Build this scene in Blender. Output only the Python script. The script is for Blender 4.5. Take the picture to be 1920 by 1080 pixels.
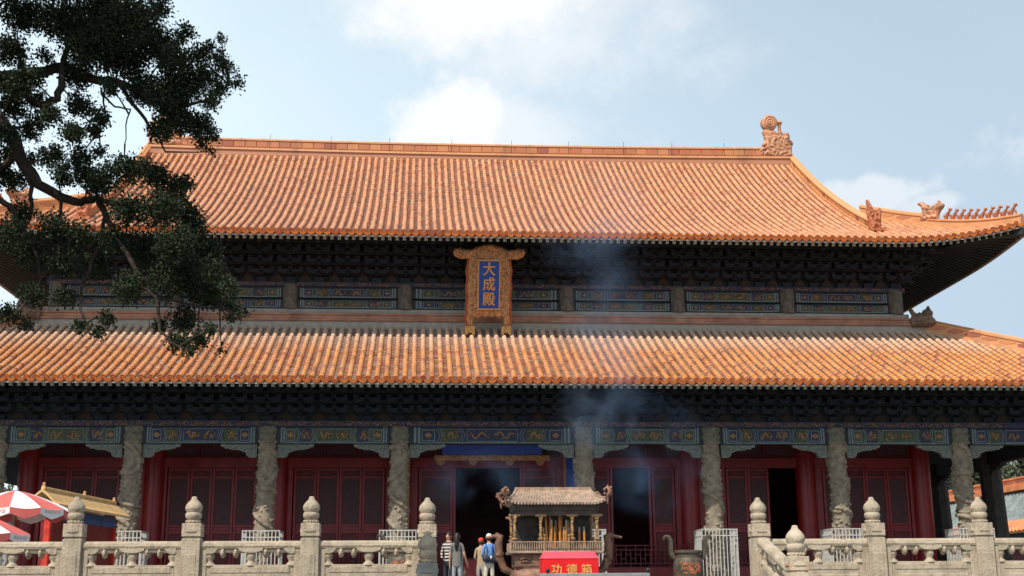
import bpy, bmesh, math, random
import numpy as np
from mathutils import Vector, Matrix, noise as mnoise

random.seed(7)
rng = np.random.default_rng(11)
for o in list(bpy.data.objects):
    bpy.data.objects.remove(o)
scene = bpy.context.scene
COL = scene.collection
R = math.radians

# ------------------------------------------------------------------ camera
F_PX, YAW, PITCH, ROLL = 2359.35, .0754, .2371, -.0070
CAM = Vector((-2.672, -45.54, .396))
_f = Vector((math.sin(YAW)*math.cos(PITCH), math.cos(YAW)*math.cos(PITCH), math.sin(PITCH)))
_r = Vector((math.cos(YAW), -math.sin(YAW), 0))
_u = _r.cross(_f)
RIGHT = _r*math.cos(ROLL) + _u*math.sin(ROLL)
UP = -_r*math.sin(ROLL) + _u*math.cos(ROLL)
FWD = _f
cam_d = bpy.data.cameras.new('camera')
cam_d.sensor_width = 36
cam_d.lens = F_PX/1920*36
cam_d.clip_end = 5000
cam = bpy.data.objects.new('camera', cam_d)
m = Matrix((RIGHT, UP, -FWD)).transposed().to_4x4()
m.translation = CAM
cam.matrix_world = m
COL.objects.link(cam)
scene.camera = cam

def sight(x, y):
    """direction from the viewpoint through a point of the photograph"""
    return RIGHT*((x-960)/F_PX) + UP*((540-y)/F_PX) + FWD
def at(x, y, Y):
    d = sight(x, y)
    return CAM + d*((Y-CAM.y)/d.y)

# ------------------------------------------------------------------ light
SUN_AZ, SUN_EL = R(36), R(51)          # azimuth measured from -Y towards -X
to_sun = Vector((-math.sin(SUN_AZ)*math.cos(SUN_EL), -math.cos(SUN_AZ)*math.cos(SUN_EL), math.sin(SUN_EL)))
sd = bpy.data.lights.new('sun', 'SUN')
sd.energy = 4.6
sd.angle = R(.6)
sd.color = (1, .93, .82)
sun = bpy.data.objects.new('sun', sd)
sun.rotation_euler = to_sun.to_track_quat('Z', 'Y').to_euler()
sun.location = (-30, -60, 60)
COL.objects.link(sun)

scene.view_settings.view_transform = 'Standard'
scene.view_settings.look = 'None'
scene.view_settings.gamma = 1
scene.view_settings.exposure = 0.0
scene.cycles.max_bounces = 8
scene.cycles.volume_bounces = 0
scene.cycles.volume_step_rate = 2.0
scene.cycles.use_denoising = True

world = bpy.data.worlds.new('World')
scene.world = world
world.use_nodes = True
wn = world.node_tree
wn.nodes.clear()
def N(tree, typ, **kw):
    n = tree.nodes.new(typ)
    for k, v in kw.items():
        if isinstance(k, str) and k.startswith('i_'):
            n.inputs[k[2:].replace('_', ' ')].default_value = v
        else:
            setattr(n, k, v)
    return n
def math_node(tree, op, a, b=None, c=None, clamp=False):
    n = tree.nodes.new('ShaderNodeMath')
    n.operation = op
    n.use_clamp = clamp
    for i, s in enumerate((a, b, c)):
        if s is None: continue
        if isinstance(s, (int, float)): n.inputs[i].default_value = s
        else: tree.links.new(s, n.inputs[i])
    return n.outputs[0]
def mixc(tree, fac, a, b):
    n = tree.nodes.new('ShaderNodeMix')
    n.data_type = 'RGBA'
    for i, s in ((0, fac), (6, a), (7, b)):
        if isinstance(s, (int, float)): n.inputs[i].default_value = s
        elif isinstance(s, tuple): n.inputs[i].default_value = (*s, 1) if len(s) == 3 else s
        else: tree.links.new(s, n.inputs[i])
    return n.outputs[2]
def smooth(tree, v, lo, hi):
    n = tree.nodes.new('ShaderNodeMapRange')
    n.interpolation_type = 'SMOOTHSTEP'
    tree.links.new(v, n.inputs[0])
    n.inputs[1].default_value = lo
    n.inputs[2].default_value = hi
    return n.outputs[0]
def vdot(tree, v, c):
    n = tree.nodes.new('ShaderNodeVectorMath')
    n.operation = 'DOT_PRODUCT'
    tree.links.new(v, n.inputs[0])
    n.inputs[1].default_value = c
    return n.outputs['Value']

sky = N(wn, 'ShaderNodeTexSky', sky_type='NISHITA', sun_disc=False, sun_elevation=SUN_EL,
        sun_rotation=math.atan2(to_sun.x, to_sun.y), altitude=50, air_density=1.0, dust_density=2.2, ozone_density=1.0)
tc = N(wn, 'ShaderNodeTexCoord')
dirv = tc.outputs['Generated']
n1 = N(wn, 'ShaderNodeTexNoise', i_Scale=12.0, i_Detail=9.0, i_Roughness=.62)
n2 = N(wn, 'ShaderNodeTexNoise', i_Scale=2.2, i_Detail=5.0, i_Roughness=.55)
for n in (n1, n2): wn.links.new(dirv, n.inputs['Vector'])
nz = math_node(wn, 'SUBTRACT', n1.outputs[0], .5)
cover = None
# cumulus heads: (pixel of the photograph, half width, half height in radians, edge softness, weight)
for (px, py, hw, hh, soft, wgt) in [(830, 235, .045, .042, .7, .95), (940, 262, .075, .035, 1.3, .6), (905, 10, .085, .040, 1.2, .95),
                               (1030, 70, .085, .045, 1.6, .6), (1620, 372, .050, .014, .6, .55), (1740, 385, .03, .010, .6, .45),
                               (2500, 150, .14, .06, .9, .8), (-600, 250, .16, .06, .9, .8), (1200, -420, .18, .09, .9, .8), (300, -700, .2, .09, .9, .8)]:
    c = sight(px, py).normalized()
    rr = c.cross(Vector((0, 0, 1))).normalized()
    uu = rr.cross(c)
    a = math_node(wn, 'MULTIPLY', vdot(wn, dirv, rr), 1/hw)
    b = math_node(wn, 'MULTIPLY', vdot(wn, dirv, uu), 1/hh)
    d2 = math_node(wn, 'SQRT', math_node(wn, 'ADD', math_node(wn, 'MULTIPLY', a, a), math_node(wn, 'MULTIPLY', b, b)))
    d2 = math_node(wn, 'MULTIPLY_ADD', nz, -3.4, d2)
    mk = smooth(wn, d2, 1.0+soft*.5, 1.0-soft*.5)
    front = math_node(wn, 'GREATER_THAN', vdot(wn, dirv, c), 0.3)
    mk = math_node(wn, 'MULTIPLY', math_node(wn, 'MULTIPLY', mk, front), wgt)
    cover = mk if cover is None else math_node(wn, 'MAXIMUM', cover, mk)
elev = vdot(wn, dirv, (0, 0, 1))
hz_ = smooth(wn, elev, 1.05, .15)            # haze thickens towards the horizon
veil = math_node(wn, 'MULTIPLY_ADD', smooth(wn, n2.outputs[0], .35, .75), .12, math_node(wn, 'MULTIPLY_ADD', hz_, .80, .20))
sunside = smooth(wn, math_node(wn, 'MULTIPLY_ADD', math_node(wn, 'SUBTRACT', n2.outputs[0], .5), .25, vdot(wn, dirv, (math.sin(SUN_AZ+.5), -math.cos(SUN_AZ+.5)*.0, 0))), .42, -.30)
hcol = mixc(wn, sunside, (5.5, 6.9, 8.3), (8.6, 10.4, 11.5))
c1 = mixc(wn, veil, sky.outputs[0], hcol)
c2 = mixc(wn, cover, c1, (10.0, 10.2, 10.4))
bg = N(wn, 'ShaderNodeBackground', i_Strength=.10)
wn.links.new(c2, bg.inputs['Color'])
wo = N(wn, 'ShaderNodeOutputWorld')
wn.links.new(bg.outputs[0], wo.inputs['Surface'])

# ------------------------------------------------------------------ materials
MATS = {}
def mat(name, col, rough=.7, var=.25, scale=6.0, bump=.0, bscale=None, spec=.4, metal=0., dirt=None, dirt_amt=.5, dirt_scale=2.0, streak=None, streak_amt=.5):
    if name in MATS: return MATS[name]
    mt = bpy.data.materials.new(name)
    mt.use_nodes = True
    t = mt.node_tree
    p = t.nodes['Principled BSDF']
    co = N(t, 'ShaderNodeTexCoord').outputs['Object']
    ns = N(t, 'ShaderNodeTexNoise', i_Scale=scale, i_Detail=6.0, i_Roughness=.62)
    t.links.new(co, ns.inputs['Vector'])
    lo = tuple(c*(1-var) for c in col)
    hi = tuple(min(1, c*(1+var)) for c in col)
    c = mixc(t, smooth(t, ns.outputs[0], .3, .7), lo, hi)
    if dirt:
        nd = N(t, 'ShaderNodeTexNoise', i_Scale=dirt_scale, i_Detail=8.0, i_Roughness=.7)
        t.links.new(co, nd.inputs['Vector'])
        c = mixc(t, math_node(t, 'MULTIPLY', smooth(t, nd.outputs[0], .5, .72), dirt_amt), c, dirt)
    if streak:
        gp_ = N(t, 'ShaderNodeNewGeometry').outputs['Position']
        mp = N(t, 'ShaderNodeMapping'); mp.inputs['Scale'].default_value = (7, 7, 1.1)
        t.links.new(gp_, mp.inputs['Vector'])
        n3 = N(t, 'ShaderNodeTexNoise', i_Scale=1.0, i_Detail=7.0, i_Roughness=.7)
        t.links.new(mp.outputs[0], n3.inputs['Vector'])
        c = mixc(t, math_node(t, 'MULTIPLY', smooth(t, n3.outputs[0], .50, .74), streak_amt), c, streak)
    t.links.new(c, p.inputs['Base Color'])
    p.inputs['Roughness'].default_value = rough
    p.inputs['Specular IOR Level'].default_value = spec
    p.inputs['Metallic'].default_value = metal
    if bump:
        nb = N(t, 'ShaderNodeTexNoise', i_Scale=bscale or scale*3, i_Detail=5.0)
        t.links.new(co, nb.inputs['Vector'])
        b = N(t, 'ShaderNodeBump', i_Strength=bump, i_Distance=.02)
        t.links.new(nb.outputs[0], b.inputs['Height'])
        t.links.new(b.outputs[0], p.inputs['Normal'])
    MATS[name] = mt
    return mt

def tile_mat(name, c_a, c_b, c_c, c_pale, rough=.36, spec=.5):
    """glazed tile: tone varies from piece to piece, mortar lips and dust are paler"""
    mt = bpy.data.materials.new(name)
    mt.use_nodes = True
    t = mt.node_tree
    p = t.nodes['Principled BSDF']
    at_ = N(t, 'ShaderNodeAttribute', attribute_name='tone')
    ap = N(t, 'ShaderNodeAttribute', attribute_name='pale')
    oi = N(t, 'ShaderNodeObjectInfo')
    geo = N(t, 'ShaderNodeNewGeometry')
    tone = math_node(t, 'FRACT', math_node(t, 'ADD', at_.outputs['Fac'], oi.outputs['Random']))
    ns = N(t, 'ShaderNodeTexNoise', i_Scale=.55, i_Detail=4.0)
    t.links.new(geo.outputs['Position'], ns.inputs['Vector'])
    nf = N(t, 'ShaderNodeTexNoise', i_Scale=24.0, i_Detail=4.0, i_Roughness=.7)
    t.links.new(geo.outputs['Position'], nf.inputs['Vector'])
    tone2 = math_node(t, 'MULTIPLY_ADD', math_node(t, 'SUBTRACT', ns.outputs[0], .5), .9, tone)
    c = mixc(t, smooth(t, tone2, .15, .75), c_a, c_b)
    c = mixc(t, smooth(t, tone, .80, .93), c, c_c)
    fleck = math_node(t, 'MULTIPLY', smooth(t, nf.outputs[0], .56, .74), .5)
    pal = math_node(t, 'ADD', ap.outputs['Fac'], fleck, clamp=True)
    c = mixc(t, pal, c, c_pale)
    mp = N(t, 'ShaderNodeMapping'); mp.inputs['Scale'].default_value = (1.6, .22, .22)
    t.links.new(geo.outputs['Position'], mp.inputs['Vector'])
    nst = N(t, 'ShaderNodeTexNoise', i_Scale=1.0, i_Detail=5.0, i_Roughness=.65)
    t.links.new(mp.outputs[0], nst.inputs['Vector'])
    c = mixc(t, math_node(t, 'MULTIPLY', smooth(t, nst.outputs[0], .50, .72), .38), c, (.20, .095, .05))
    t.links.new(c, p.inputs['Base Color'])
    rg = math_node(t, 'MULTIPLY_ADD', pal, .35, rough, clamp=True)
    t.links.new(rg, p.inputs['Roughness'])
    p.inputs['Specular IOR Level'].default_value = spec
    b = N(t, 'ShaderNodeBump', i_Strength=.25, i_Distance=.02)
    t.links.new(nf.outputs[0], b.inputs['Height'])
    t.links.new(b.outputs[0], p.inputs['Normal'])
    MATS[name] = mt
    return mt

M_TILE_LO = tile_mat('glazed_tile_amber', (.60, .19, .030), (.68, .27, .055), (.38, .10, .03), (.66, .49, .37))
M_TILE_UP = tile_mat('glazed_tile_peach', (.62, .245, .095), (.67, .30, .125), (.48, .165, .065), (.68, .46, .33))
M_PAN = tile_mat('pan_tile', (.23, .066, .032), (.30, .105, .050), (.13, .075, .05), (.36, .27, .21), rough=.6)
M_DISC = tile_mat('eave_tile_glaze', (.52, .12, .022), (.60, .17, .03), (.40, .08, .02), (.62, .36, .22), rough=.32)
M_RIDGE = tile_mat('ridge_glaze', (.58, .23, .075), (.64, .29, .10), (.42, .13, .05), (.64, .46, .32), rough=.42)
M_RIDGE_PANEL = tile_mat('ridge_panel_glaze', (.44, .15, .06), (.54, .22, .08), (.32, .085, .045), (.56, .38, .26), rough=.45)
M_BEAST = mat('beast_glaze', (.47, .22, .115), .5, .35, 3.0, bump=.6, bscale=14, dirt=(.55, .40, .31), dirt_amt=.7, dirt_scale=4)
M_BEAST_RED = mat('beast_red_glaze', (.40, .12, .045), .5, .3, 5.0, bump=.5, bscale=18, dirt=(.5, .34, .24), dirt_amt=.5, dirt_scale=5)
M_STONE = mat('weathered_stone', (.43, .355, .265), .9, .2, 5.0, bump=.7, bscale=26, spec=.15, dirt=(.24, .185, .125), dirt_amt=.6, dirt_scale=3.2, streak=(.13, .11, .09), streak_amt=.6)
M_STONE_RUST = mat('stained_stone', (.50, .42, .32), .88, .18, 6.0, bump=.5, bscale=26, spec=.2, dirt=(.42, .17, .05), dirt_amt=.75, dirt_scale=5)
M_STONE_SHADE_TINT = mat('shade_tinted_stone', (.30, .30, .28), .9, .2, 6.0, bump=.5, bscale=22, spec=.2, dirt=(.16, .16, .15), dirt_amt=.6, dirt_scale=4)  # grey stands for the shade on the stair post, put into its colour
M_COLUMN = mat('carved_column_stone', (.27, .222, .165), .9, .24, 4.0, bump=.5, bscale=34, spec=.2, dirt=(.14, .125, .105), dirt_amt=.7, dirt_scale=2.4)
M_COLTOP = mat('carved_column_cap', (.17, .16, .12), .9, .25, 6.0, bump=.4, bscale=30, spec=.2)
M_PAVE = mat('paving_stone', (.20, .185, .165), .9, .15, 1.2, bump=.3, bscale=18)
M_GROUND = mat('courtyard_ground', (.17, .155, .135), .92, .15, .8, bump=.3, bscale=12)
M_RED = mat('red_lacquer', (.235, .017, .021), .42, .22, 2.2, bump=.08, bscale=8, spec=.45, dirt=(.13, .012, .014), dirt_amt=.5)
M_RED_COL = mat('red_column_lacquer', (.25, .013, .014), .36, .2, 1.6, bump=.05, bscale=8, spec=.5, dirt=(.14, .01, .012), dirt_amt=.5)
M_RED_DARK = mat('dark_red_wood', (.115, .012, .015), .5, .25, 3.0, spec=.4)
M_GOLD = mat('gilding', (.27, .13, .042), .55, .3, 12.0, spec=.5, metal=.25)
M_GOLDDULL = mat('dull_gilding', (.34, .16, .05), .55, .3, 14.0, spec=.4)
M_GREEN = mat('painted_green', (.052, .068, .038), .65, .3, 9.0)
M_BLUE = mat('painted_blue', (.028, .034, .068), .65, .3, 9.0)
M_PALE = mat('painted_pale_line', (.155, .20, .20), .65, .25, 12.0)
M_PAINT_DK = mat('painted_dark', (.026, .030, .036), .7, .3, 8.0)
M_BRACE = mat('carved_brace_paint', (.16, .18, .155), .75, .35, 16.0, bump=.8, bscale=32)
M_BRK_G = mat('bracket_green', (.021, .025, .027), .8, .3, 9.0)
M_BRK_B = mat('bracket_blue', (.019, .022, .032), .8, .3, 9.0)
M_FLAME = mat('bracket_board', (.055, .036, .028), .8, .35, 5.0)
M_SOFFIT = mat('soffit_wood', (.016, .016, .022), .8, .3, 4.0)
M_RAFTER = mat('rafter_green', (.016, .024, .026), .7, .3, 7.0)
M_RAFTEND = mat('rafter_end_paint', (.34, .40, .33), .7, .3, 18.0)
M_EAVEBOARD = mat('eave_board', (.26, .21, .18), .8, .25, 7.0)
M_PLASTER = mat('grey_plaster', (.36, .325, .285), .9, .15, 4.0, dirt=(.26, .23, .2))
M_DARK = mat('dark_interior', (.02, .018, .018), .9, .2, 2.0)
M_OCT = mat('octagonal_column_stone', (.09, .085, .078), .9, .2, 4.0)

# ------------------------------------------------------------------ helpers
class MB:
    def __init__(s):
        s.v, s.f, s.m, s.t, s.p = [], [], [], [], []
    def add(s, vs, fs, mi=0, tone=0., pale=0.):
        b = len(s.v)
        s.v.extend(tuple(x) for x in vs)
        for f in fs:
            s.f.append(tuple(b+i for i in f))
            s.m.append(mi); s.t.append(tone); s.p.append(pale)
        return s
    def box(s, c, d, mi=0, rz=0., rx=0., ry=0.):
        x, y, z = d[0]/2, d[1]/2, d[2]/2
        vs = [Vector((sx*x, sy*y, sz*z)) for sz in (-1, 1) for sy in (-1, 1) for sx in (-1, 1)]
        if rz or rx or ry:
            q = Matrix.Rotation(rz, 3, 'Z') @ Matrix.Rotation(ry, 3, 'Y') @ Matrix.Rotation(rx, 3, 'X')
            vs = [q @ v for v in vs]
        c = Vector(c)
        return s.add([v+c for v in vs], [(0, 2, 3, 1), (4, 5, 7, 6), (0, 1, 5, 4), (2, 6, 7, 3), (0, 4, 6, 2), (1, 3, 7, 5)], mi)
    def span(s, a, b, mi=0):
        return s.box([(a[i]+b[i])/2 for i in range(3)], [abs(b[i]-a[i]) for i in range(3)], mi)
    def bar(s, p, q, w, h, mi=0, up=(0, 0, 1)):
        p, q = Vector(p), Vector(q)
        d = (q-p).normalized()
        up = Vector(up)
        x = d.cross(up)
        if x.length < 1e-4: x = d.cross(Vector((0, 1, 0)))
        x.normalize()
        z = x.cross(d)
        vs = [e+x*a*w/2+z*b*h/2 for e in (p, q) for b in (-1, 1) for a in (-1, 1)]
        return s.add(vs, [(0, 1, 3, 2), (4, 6, 7, 5), (0, 4, 5, 1), (2, 3, 7, 6), (0, 2, 6, 4), (1, 5, 7, 3)], mi)
    def lathe(s, prof, n=16, c=(0, 0, 0), mi=0, sx=1., sy=1., caps=True, flute=0, famp=0.):
        vs, fs = [], []
        for r, z in prof:
            for k in range(n):
                a = 2*math.pi*k/n
                rr = r*(1+famp*math.cos(flute*a)) if flute else r
                vs.append((c[0]+rr*math.cos(a)*sx, c[1]+rr*math.sin(a)*sy, c[2]+z))
        for i in range(len(prof)-1):
            for k in range(n):
                fs.append((i*n+k, i*n+(k+1) % n, (i+1)*n+(k+1) % n, (i+1)*n+k))
        if caps:
            fs.append(tuple(range(n-1, -1, -1)))
            fs.append(tuple((len(prof)-1)*n+k for k in range(n)))
        return s.add(vs, fs, mi)
    def prism(s, poly, o, ux, uy, dep, mi=0):
        """polygon poly in the plane o+ux*a+uy*b, extruded along ux x uy by dep (centred)"""
        o, ux, uy = Vector(o), Vector(ux), Vector(uy)
        nn = ux.cross(uy).normalized()
        k = len(poly)
        vs = [o+ux*a+uy*b-nn*dep/2 for a, b in poly]+[o+ux*a+uy*b+nn*dep/2 for a, b in poly]
        fs = [tuple(range(k-1, -1, -1)), tuple(range(k, 2*k))]+[(i, (i+1) % k, k+(i+1) % k, k+i) for i in range(k)]
        return s.add(vs, fs, mi)
    def tube(s, pts, rad, n=8, mi=0, caps=True):
        pts = [Vector(p) for p in pts]
        if isinstance(rad, (int, float)): rad = [rad]*len(pts)
        vs, fs = [], []
        prev = None
        for i, p in enumerate(pts):
            d = (pts[min(i+1, len(pts)-1)]-pts[max(i-1, 0)]).normalized()
            if prev is None:
                x = d.orthogonal().normalized()
            else:
                x = (prev-d*prev.dot(d)).normalized()
            prev = x
            y = d.cross(x)
            for k in range(n):
                a = 2*math.pi*k/n
                vs.append(p+(x*math.cos(a)+y*math.sin(a))*rad[i])
        for i in range(len(pts)-1):
            for k in range(n):
                fs.append((i*n+k, i*n+(k+1) % n, (i+1)*n+(k+1) % n, (i+1)*n+k))
        if caps:
            fs.append(tuple(range(n-1, -1, -1)))
            fs.append(tuple((len(pts)-1)*n+k for k in range(n)))
        return s.add(vs, fs, mi)
    def blob(s, c, r, mi=0, seed=0., amp=.25, fr=3., nu=12, nv=8):
        vs, fs = [], []
        c = Vector(c)
        if isinstance(r, (int, float)): r = (r, r, r)
        for j in range(nv+1):
            th = math.pi*j/nv
            for k in range(nu):
                ph = 2*math.pi*k/nu
                d = Vector((math.sin(th)*math.cos(ph), math.sin(th)*math.sin(ph), math.cos(th)))
                q = 1+amp*mnoise.noise(d*fr+Vector((seed, seed*1.7, 3.1)))
                vs.append(c+Vector((d.x*r[0]*q, d.y*r[1]*q, d.z*r[2]*q)))
        for j in range(nv):
            for k in range(nu):
                fs.append((j*nu+k, (j+1)*nu+k, (j+1)*nu+(k+1) % nu, j*nu+(k+1) % nu))
        return s.add(vs, fs, mi)
    def sweep(s, path, prof, mi=0, caps=True, outward=None):
        """prof: (side, up) pairs carried along a path, up = world Z"""
        path = [Vector(p) for p in path]
        k = len(prof)
        vs, fs = [], []
        for i, p in enumerate(path):
            d = path[min(i+1, len(path)-1)]-path[max(i-1, 0)]
            d.z = 0
            d.normalize()
            x = Vector((d.y, -d.x, 0))
            for a, b in prof: vs.append(p+x*a+Vector((0, 0, b)))
        for i in range(len(path)-1):
            for j in range(k):
                fs.append((i*k+j, i*k+(j+1) % k, (i+1)*k+(j+1) % k, (i+1)*k+j))
        if caps:
            fs.append(tuple(range(k-1, -1, -1)))
            fs.append(tuple((len(path)-1)*k+j for j in range(k)))
        return s.add(vs, fs, mi)
    def mesh(s, name, mats, smooth=False, attrs=False, bevel=0.):
        me = bpy.data.meshes.new(name)
        me.from_pydata(s.v, [], s.f)
        if not isinstance(mats, (list, tuple)): mats = [mats]
        for x in mats: me.materials.append(x)
        if len(mats) > 1: me.polygons.foreach_set('material_index', s.m)
        if attrs:
            a = me.attributes.new('tone', 'FLOAT', 'FACE'); a.data.foreach_set('value', s.t)
            a = me.attributes.new('pale', 'FLOAT', 'FACE'); a.data.foreach_set('value', s.p)
        bm = bmesh.new()
        bm.from_mesh(me)
        if not attrs or len(s.f) < 20000:
            bmesh.ops.recalc_face_normals(bm, faces=bm.faces)
        if bevel:
            bmesh.ops.bevel(bm, geom=[e for e in bm.edges if len(e.link_faces) == 2 and e.calc_face_angle(0) > .5], offset=bevel, segments=1, affect='EDGES', clamp_overlap=True)
        bm.to_mesh(me)
        bm.free()
        if smooth:
            me.polygons.foreach_set('use_smooth', [True]*len(me.polygons))
            try: me.set_sharp_from_angle(angle=R(smooth if smooth > 1 else 40))
            except Exception: pass
        me.update()
        return me
    def build(s, name, mats, parent=None, smooth=False, attrs=False, bevel=0.):
        return link(name, s.mesh(name, mats, smooth, attrs, bevel), parent)

def poly_has(P, x, z):
    c = False
    for i in range(len(P)):
        (x1, z1), (x2, z2) = P[i], P[i-1]
        if (z1 > z) != (z2 > z) and x < (x2-x1)*(z-z1)/(z2-z1)+x1: c = not c
    return c
def poly_dist(P, x, z):
    best = 9.
    for i in range(len(P)):
        (x1, z1), (x2, z2) = P[i], P[i-1]
        dx, dz = x2-x1, z2-z1
        q = max(0, min(1, ((x-x1)*dx+(z-z1)*dz)/(dx*dx+dz*dz+1e-9)))
        best = min(best, math.hypot(x-x1-dx*q, z-z1-dz*q))
    return best
def carve(mb, poly, step, half, depth, fr, seed, hole=None, edge=.10, both=True):
    """a slab cut to an outline, its faces carved with scrolling relief"""
    xs = [p[0] for p in poly]; zs = [p[1] for p in poly]
    nx, nz = int((max(xs)-min(xs))/step)+2, int((max(zs)-min(zs))/step)+2
    x0, z0 = min(xs)-step/2, min(zs)-step/2
    cell = {}
    for i in range(nx):
        for j in range(nz):
            x, z = x0+(i+.5)*step, z0+(j+.5)*step
            if poly_has(poly, x, z) and not (hole and hole[0] < x < hole[1] and hole[2] < z < hole[3]): cell[(i, j)] = 1
    idx = {}
    vs = []
    def vert(i, j, s):
        k = (i, j, s)
        if k not in idx:
            x, z = x0+i*step, z0+j*step
            d = poly_dist(poly, x, z) if poly_has(poly, x, z) else 0.
            p_ = Vector((x*fr, seed, z*fr))
            sw = mnoise.noise(p_*.45+Vector((7, 0, 3)))*7
            rl = abs(math.sin(x*fr*2.1+sw+1.3*math.sin(z*fr*1.7+seed)))*.55+.55*(1-2*abs(mnoise.noise(p_*.9)))-.35*abs(mnoise.noise(p_*2.1))
            h = half*(.35+.65*min(1, d/edge)**.6)+depth*rl*min(1, d/(edge*.7))
            idx[k] = len(vs)
            vs.append((x, -s*h, z))
        return idx[k]
    fs = []
    for (i, j) in cell:
        for s in (1, -1):
            f = [vert(i, j, s), vert(i+1, j, s), vert(i+1, j+1, s), vert(i, j+1, s)]
            fs.append(tuple(f))
        for (di, dj, a, b) in ((-1, 0, (0, 0), (0, 1)), (1, 0, (1, 0), (1, 1)), (0, -1, (0, 0), (1, 0)), (0, 1, (0, 1), (1, 1))):
            if (i+di, j+dj) not in cell:
                fs.append((vert(i+a[0], j+a[1], 1), vert(i+b[0], j+b[1], 1), vert(i+b[0], j+b[1], -1), vert(i+a[0], j+a[1], -1)))
    return mb.add(vs, fs)

def link(name, me, parent=None, mtx=None):
    o = bpy.data.objects.new(name, me)
    COL.objects.link(o)
    if parent is not None: o.parent = parent
    if mtx is not None: o.matrix_basis = mtx
    return o
def tag(o, label, cat, group=None):
    o['label'] = label
    o['category'] = cat
    if group: o['group'] = group
    return o
def thing(name, label, cat, loc=(0, 0, 0), rz=0., group=None):
    o = bpy.data.objects.new(name, None)
    o.empty_display_size = .2
    COL.objects.link(o)
    o.location = loc
    o.rotation_euler = (0, 0, rz)
    return tag(o, label, cat, group)
def stuff(o):
    o['kind'] = 'stuff'
    return o
def structure(o):
    o['kind'] = 'structure'
    return o
def T(x, y, z, rz=0., s=1.):
    return Matrix.Translation((x, y, z)) @ Matrix.Rotation(rz, 4, 'Z') @ Matrix.Scale(s, 4)

# ------------------------------------------------------------------ setting
b = MB()
b.span((-400, -400, -2.2), (400, 700, -1.2))
structure(b.build('ground', M_GROUND))
b = MB()
b.span((-26, -28.85, -1.2), (26, 40, 0))
structure(b.build('terrace', M_PAVE))
b = MB()
for k in range(8):
    b.span((-2.42, -28.85-.46*(k+1), -1.2), (1.83, -28.85-.46*k, -.15*(k+1)+.0))
structure(b.build('stone_steps', M_PAVE, bevel=.01))
b = MB()
b.span((-3.2, -11.2, 0.0), (1.2, -1.7, .30))
structure(b.build('dais', M_PAVE, bevel=.015))
# ------------------------------------------------------------------ the hall
hall = thing('temple_hall', 'large two-tiered temple hall with orange glazed tile roofs and red doors', 'temple hall', (0, 0, 0))
YC = 12.4                       # centre line of the hall's depth
b = MB()
b.span((-24.6, -1.7, 0.0), (24.6, 26.5, .2))
b.build('plinth', M_PAVE, hall, bevel=.02)

class Slope:
    """one roof slope: u along the eave, t horizontally inwards from the eave"""
    def __init__(s, W, Z0, sl, k, rise, u_s, push, tmap, place):
        s.W, s.Z0, s.sl, s.k, s.rise, s.us, s.push, s.tm, s.place = W, Z0, sl, k, rise, u_s, push, tmap, place
    def P(s, u, t, dz=0.):
        e = max(0., (abs(u)-s.us)/(s.W-s.us))
        q = t*s.tm
        w = max(0., 1-q/6.)**1.3
        z = s.Z0+s.sl*q+s.k*q*q+s.rise*e**2.2*w+dz
        tt = t-s.push*e**2*max(0., 1-q/4.)
        return s.place(u, tt, z)
    def frame(s, u, t):
        p = s.P(u, t)
        x = (s.P(u+.02, t)-s.P(u-.02, t)).normalized()
        y = (s.P(u, t+.05)-s.P(u, t-.05)).normalized()
        x = (x-y*x.dot(y)).normalized()
        return p, x, y, x.cross(y)

UPW, UPY, LOW, LOY = 20.8, .2, 25.4, -2.9
def front(Ye): return lambda u, t, z: Vector((u, Ye+t, z))
def side(sg, Xe): return lambda u, t, z: Vector((sg*(Xe-t), YC+sg*u, z))
def back(Yb): return lambda u, t, z: Vector((-u, Yb-t, z))
UPK = dict(Z0=13.58, sl=.43, k=.0142)
LOK = dict(Z0=7.47, sl=.43, k=.0095)
up_f = Slope(UPW, rise=.64, u_s=UPW-5.3, push=.5, tmap=1., place=front(UPY), **UPK)
up_s = {sg: Slope(YC-UPY, rise=.64, u_s=YC-UPY-5.3, push=.5, tmap=1., place=side(sg, UPW), **UPK) for sg in (-1, 1)}
up_b = Slope(UPW, rise=.64, u_s=UPW-5.3, push=.3, tmap=1., place=back(2*YC-UPY), **UPK)
LTM = 6.3/7.35
lo_f = Slope(LOW, rise=.8, u_s=LOW-5.3, push=.3, tmap=1., place=front(LOY), **LOK)
lo_s = {sg: Slope(YC-LOY, rise=.8, u_s=YC-LOY-5.3, push=.3, tmap=LTM, place=side(sg, LOW), **LOK) for sg in (-1, 1)}
lo_b = Slope(LOW, rise=.8, u_s=LOW-5.3, push=.3, tmap=1., place=back(2*YC-LOY), **LOK)
XG = 15.6                       # gable ridges of the upper roof
def top_up(u): return 12.05 if abs(u) <= XG+.1 else max(0, UPW-abs(u))
def top_up_side(u): return min(5.2, max(0, YC-UPY-abs(u)))
def top_lo(u): return 6.3 if abs(u) <= LOW-7.35 else max(0, (LOW-abs(u))*LTM)
def top_lo_side(u): return 7.35 if abs(u) <= YC-LOY-6.3 else max(0, (YC-LOY-abs(u))/LTM)

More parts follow.
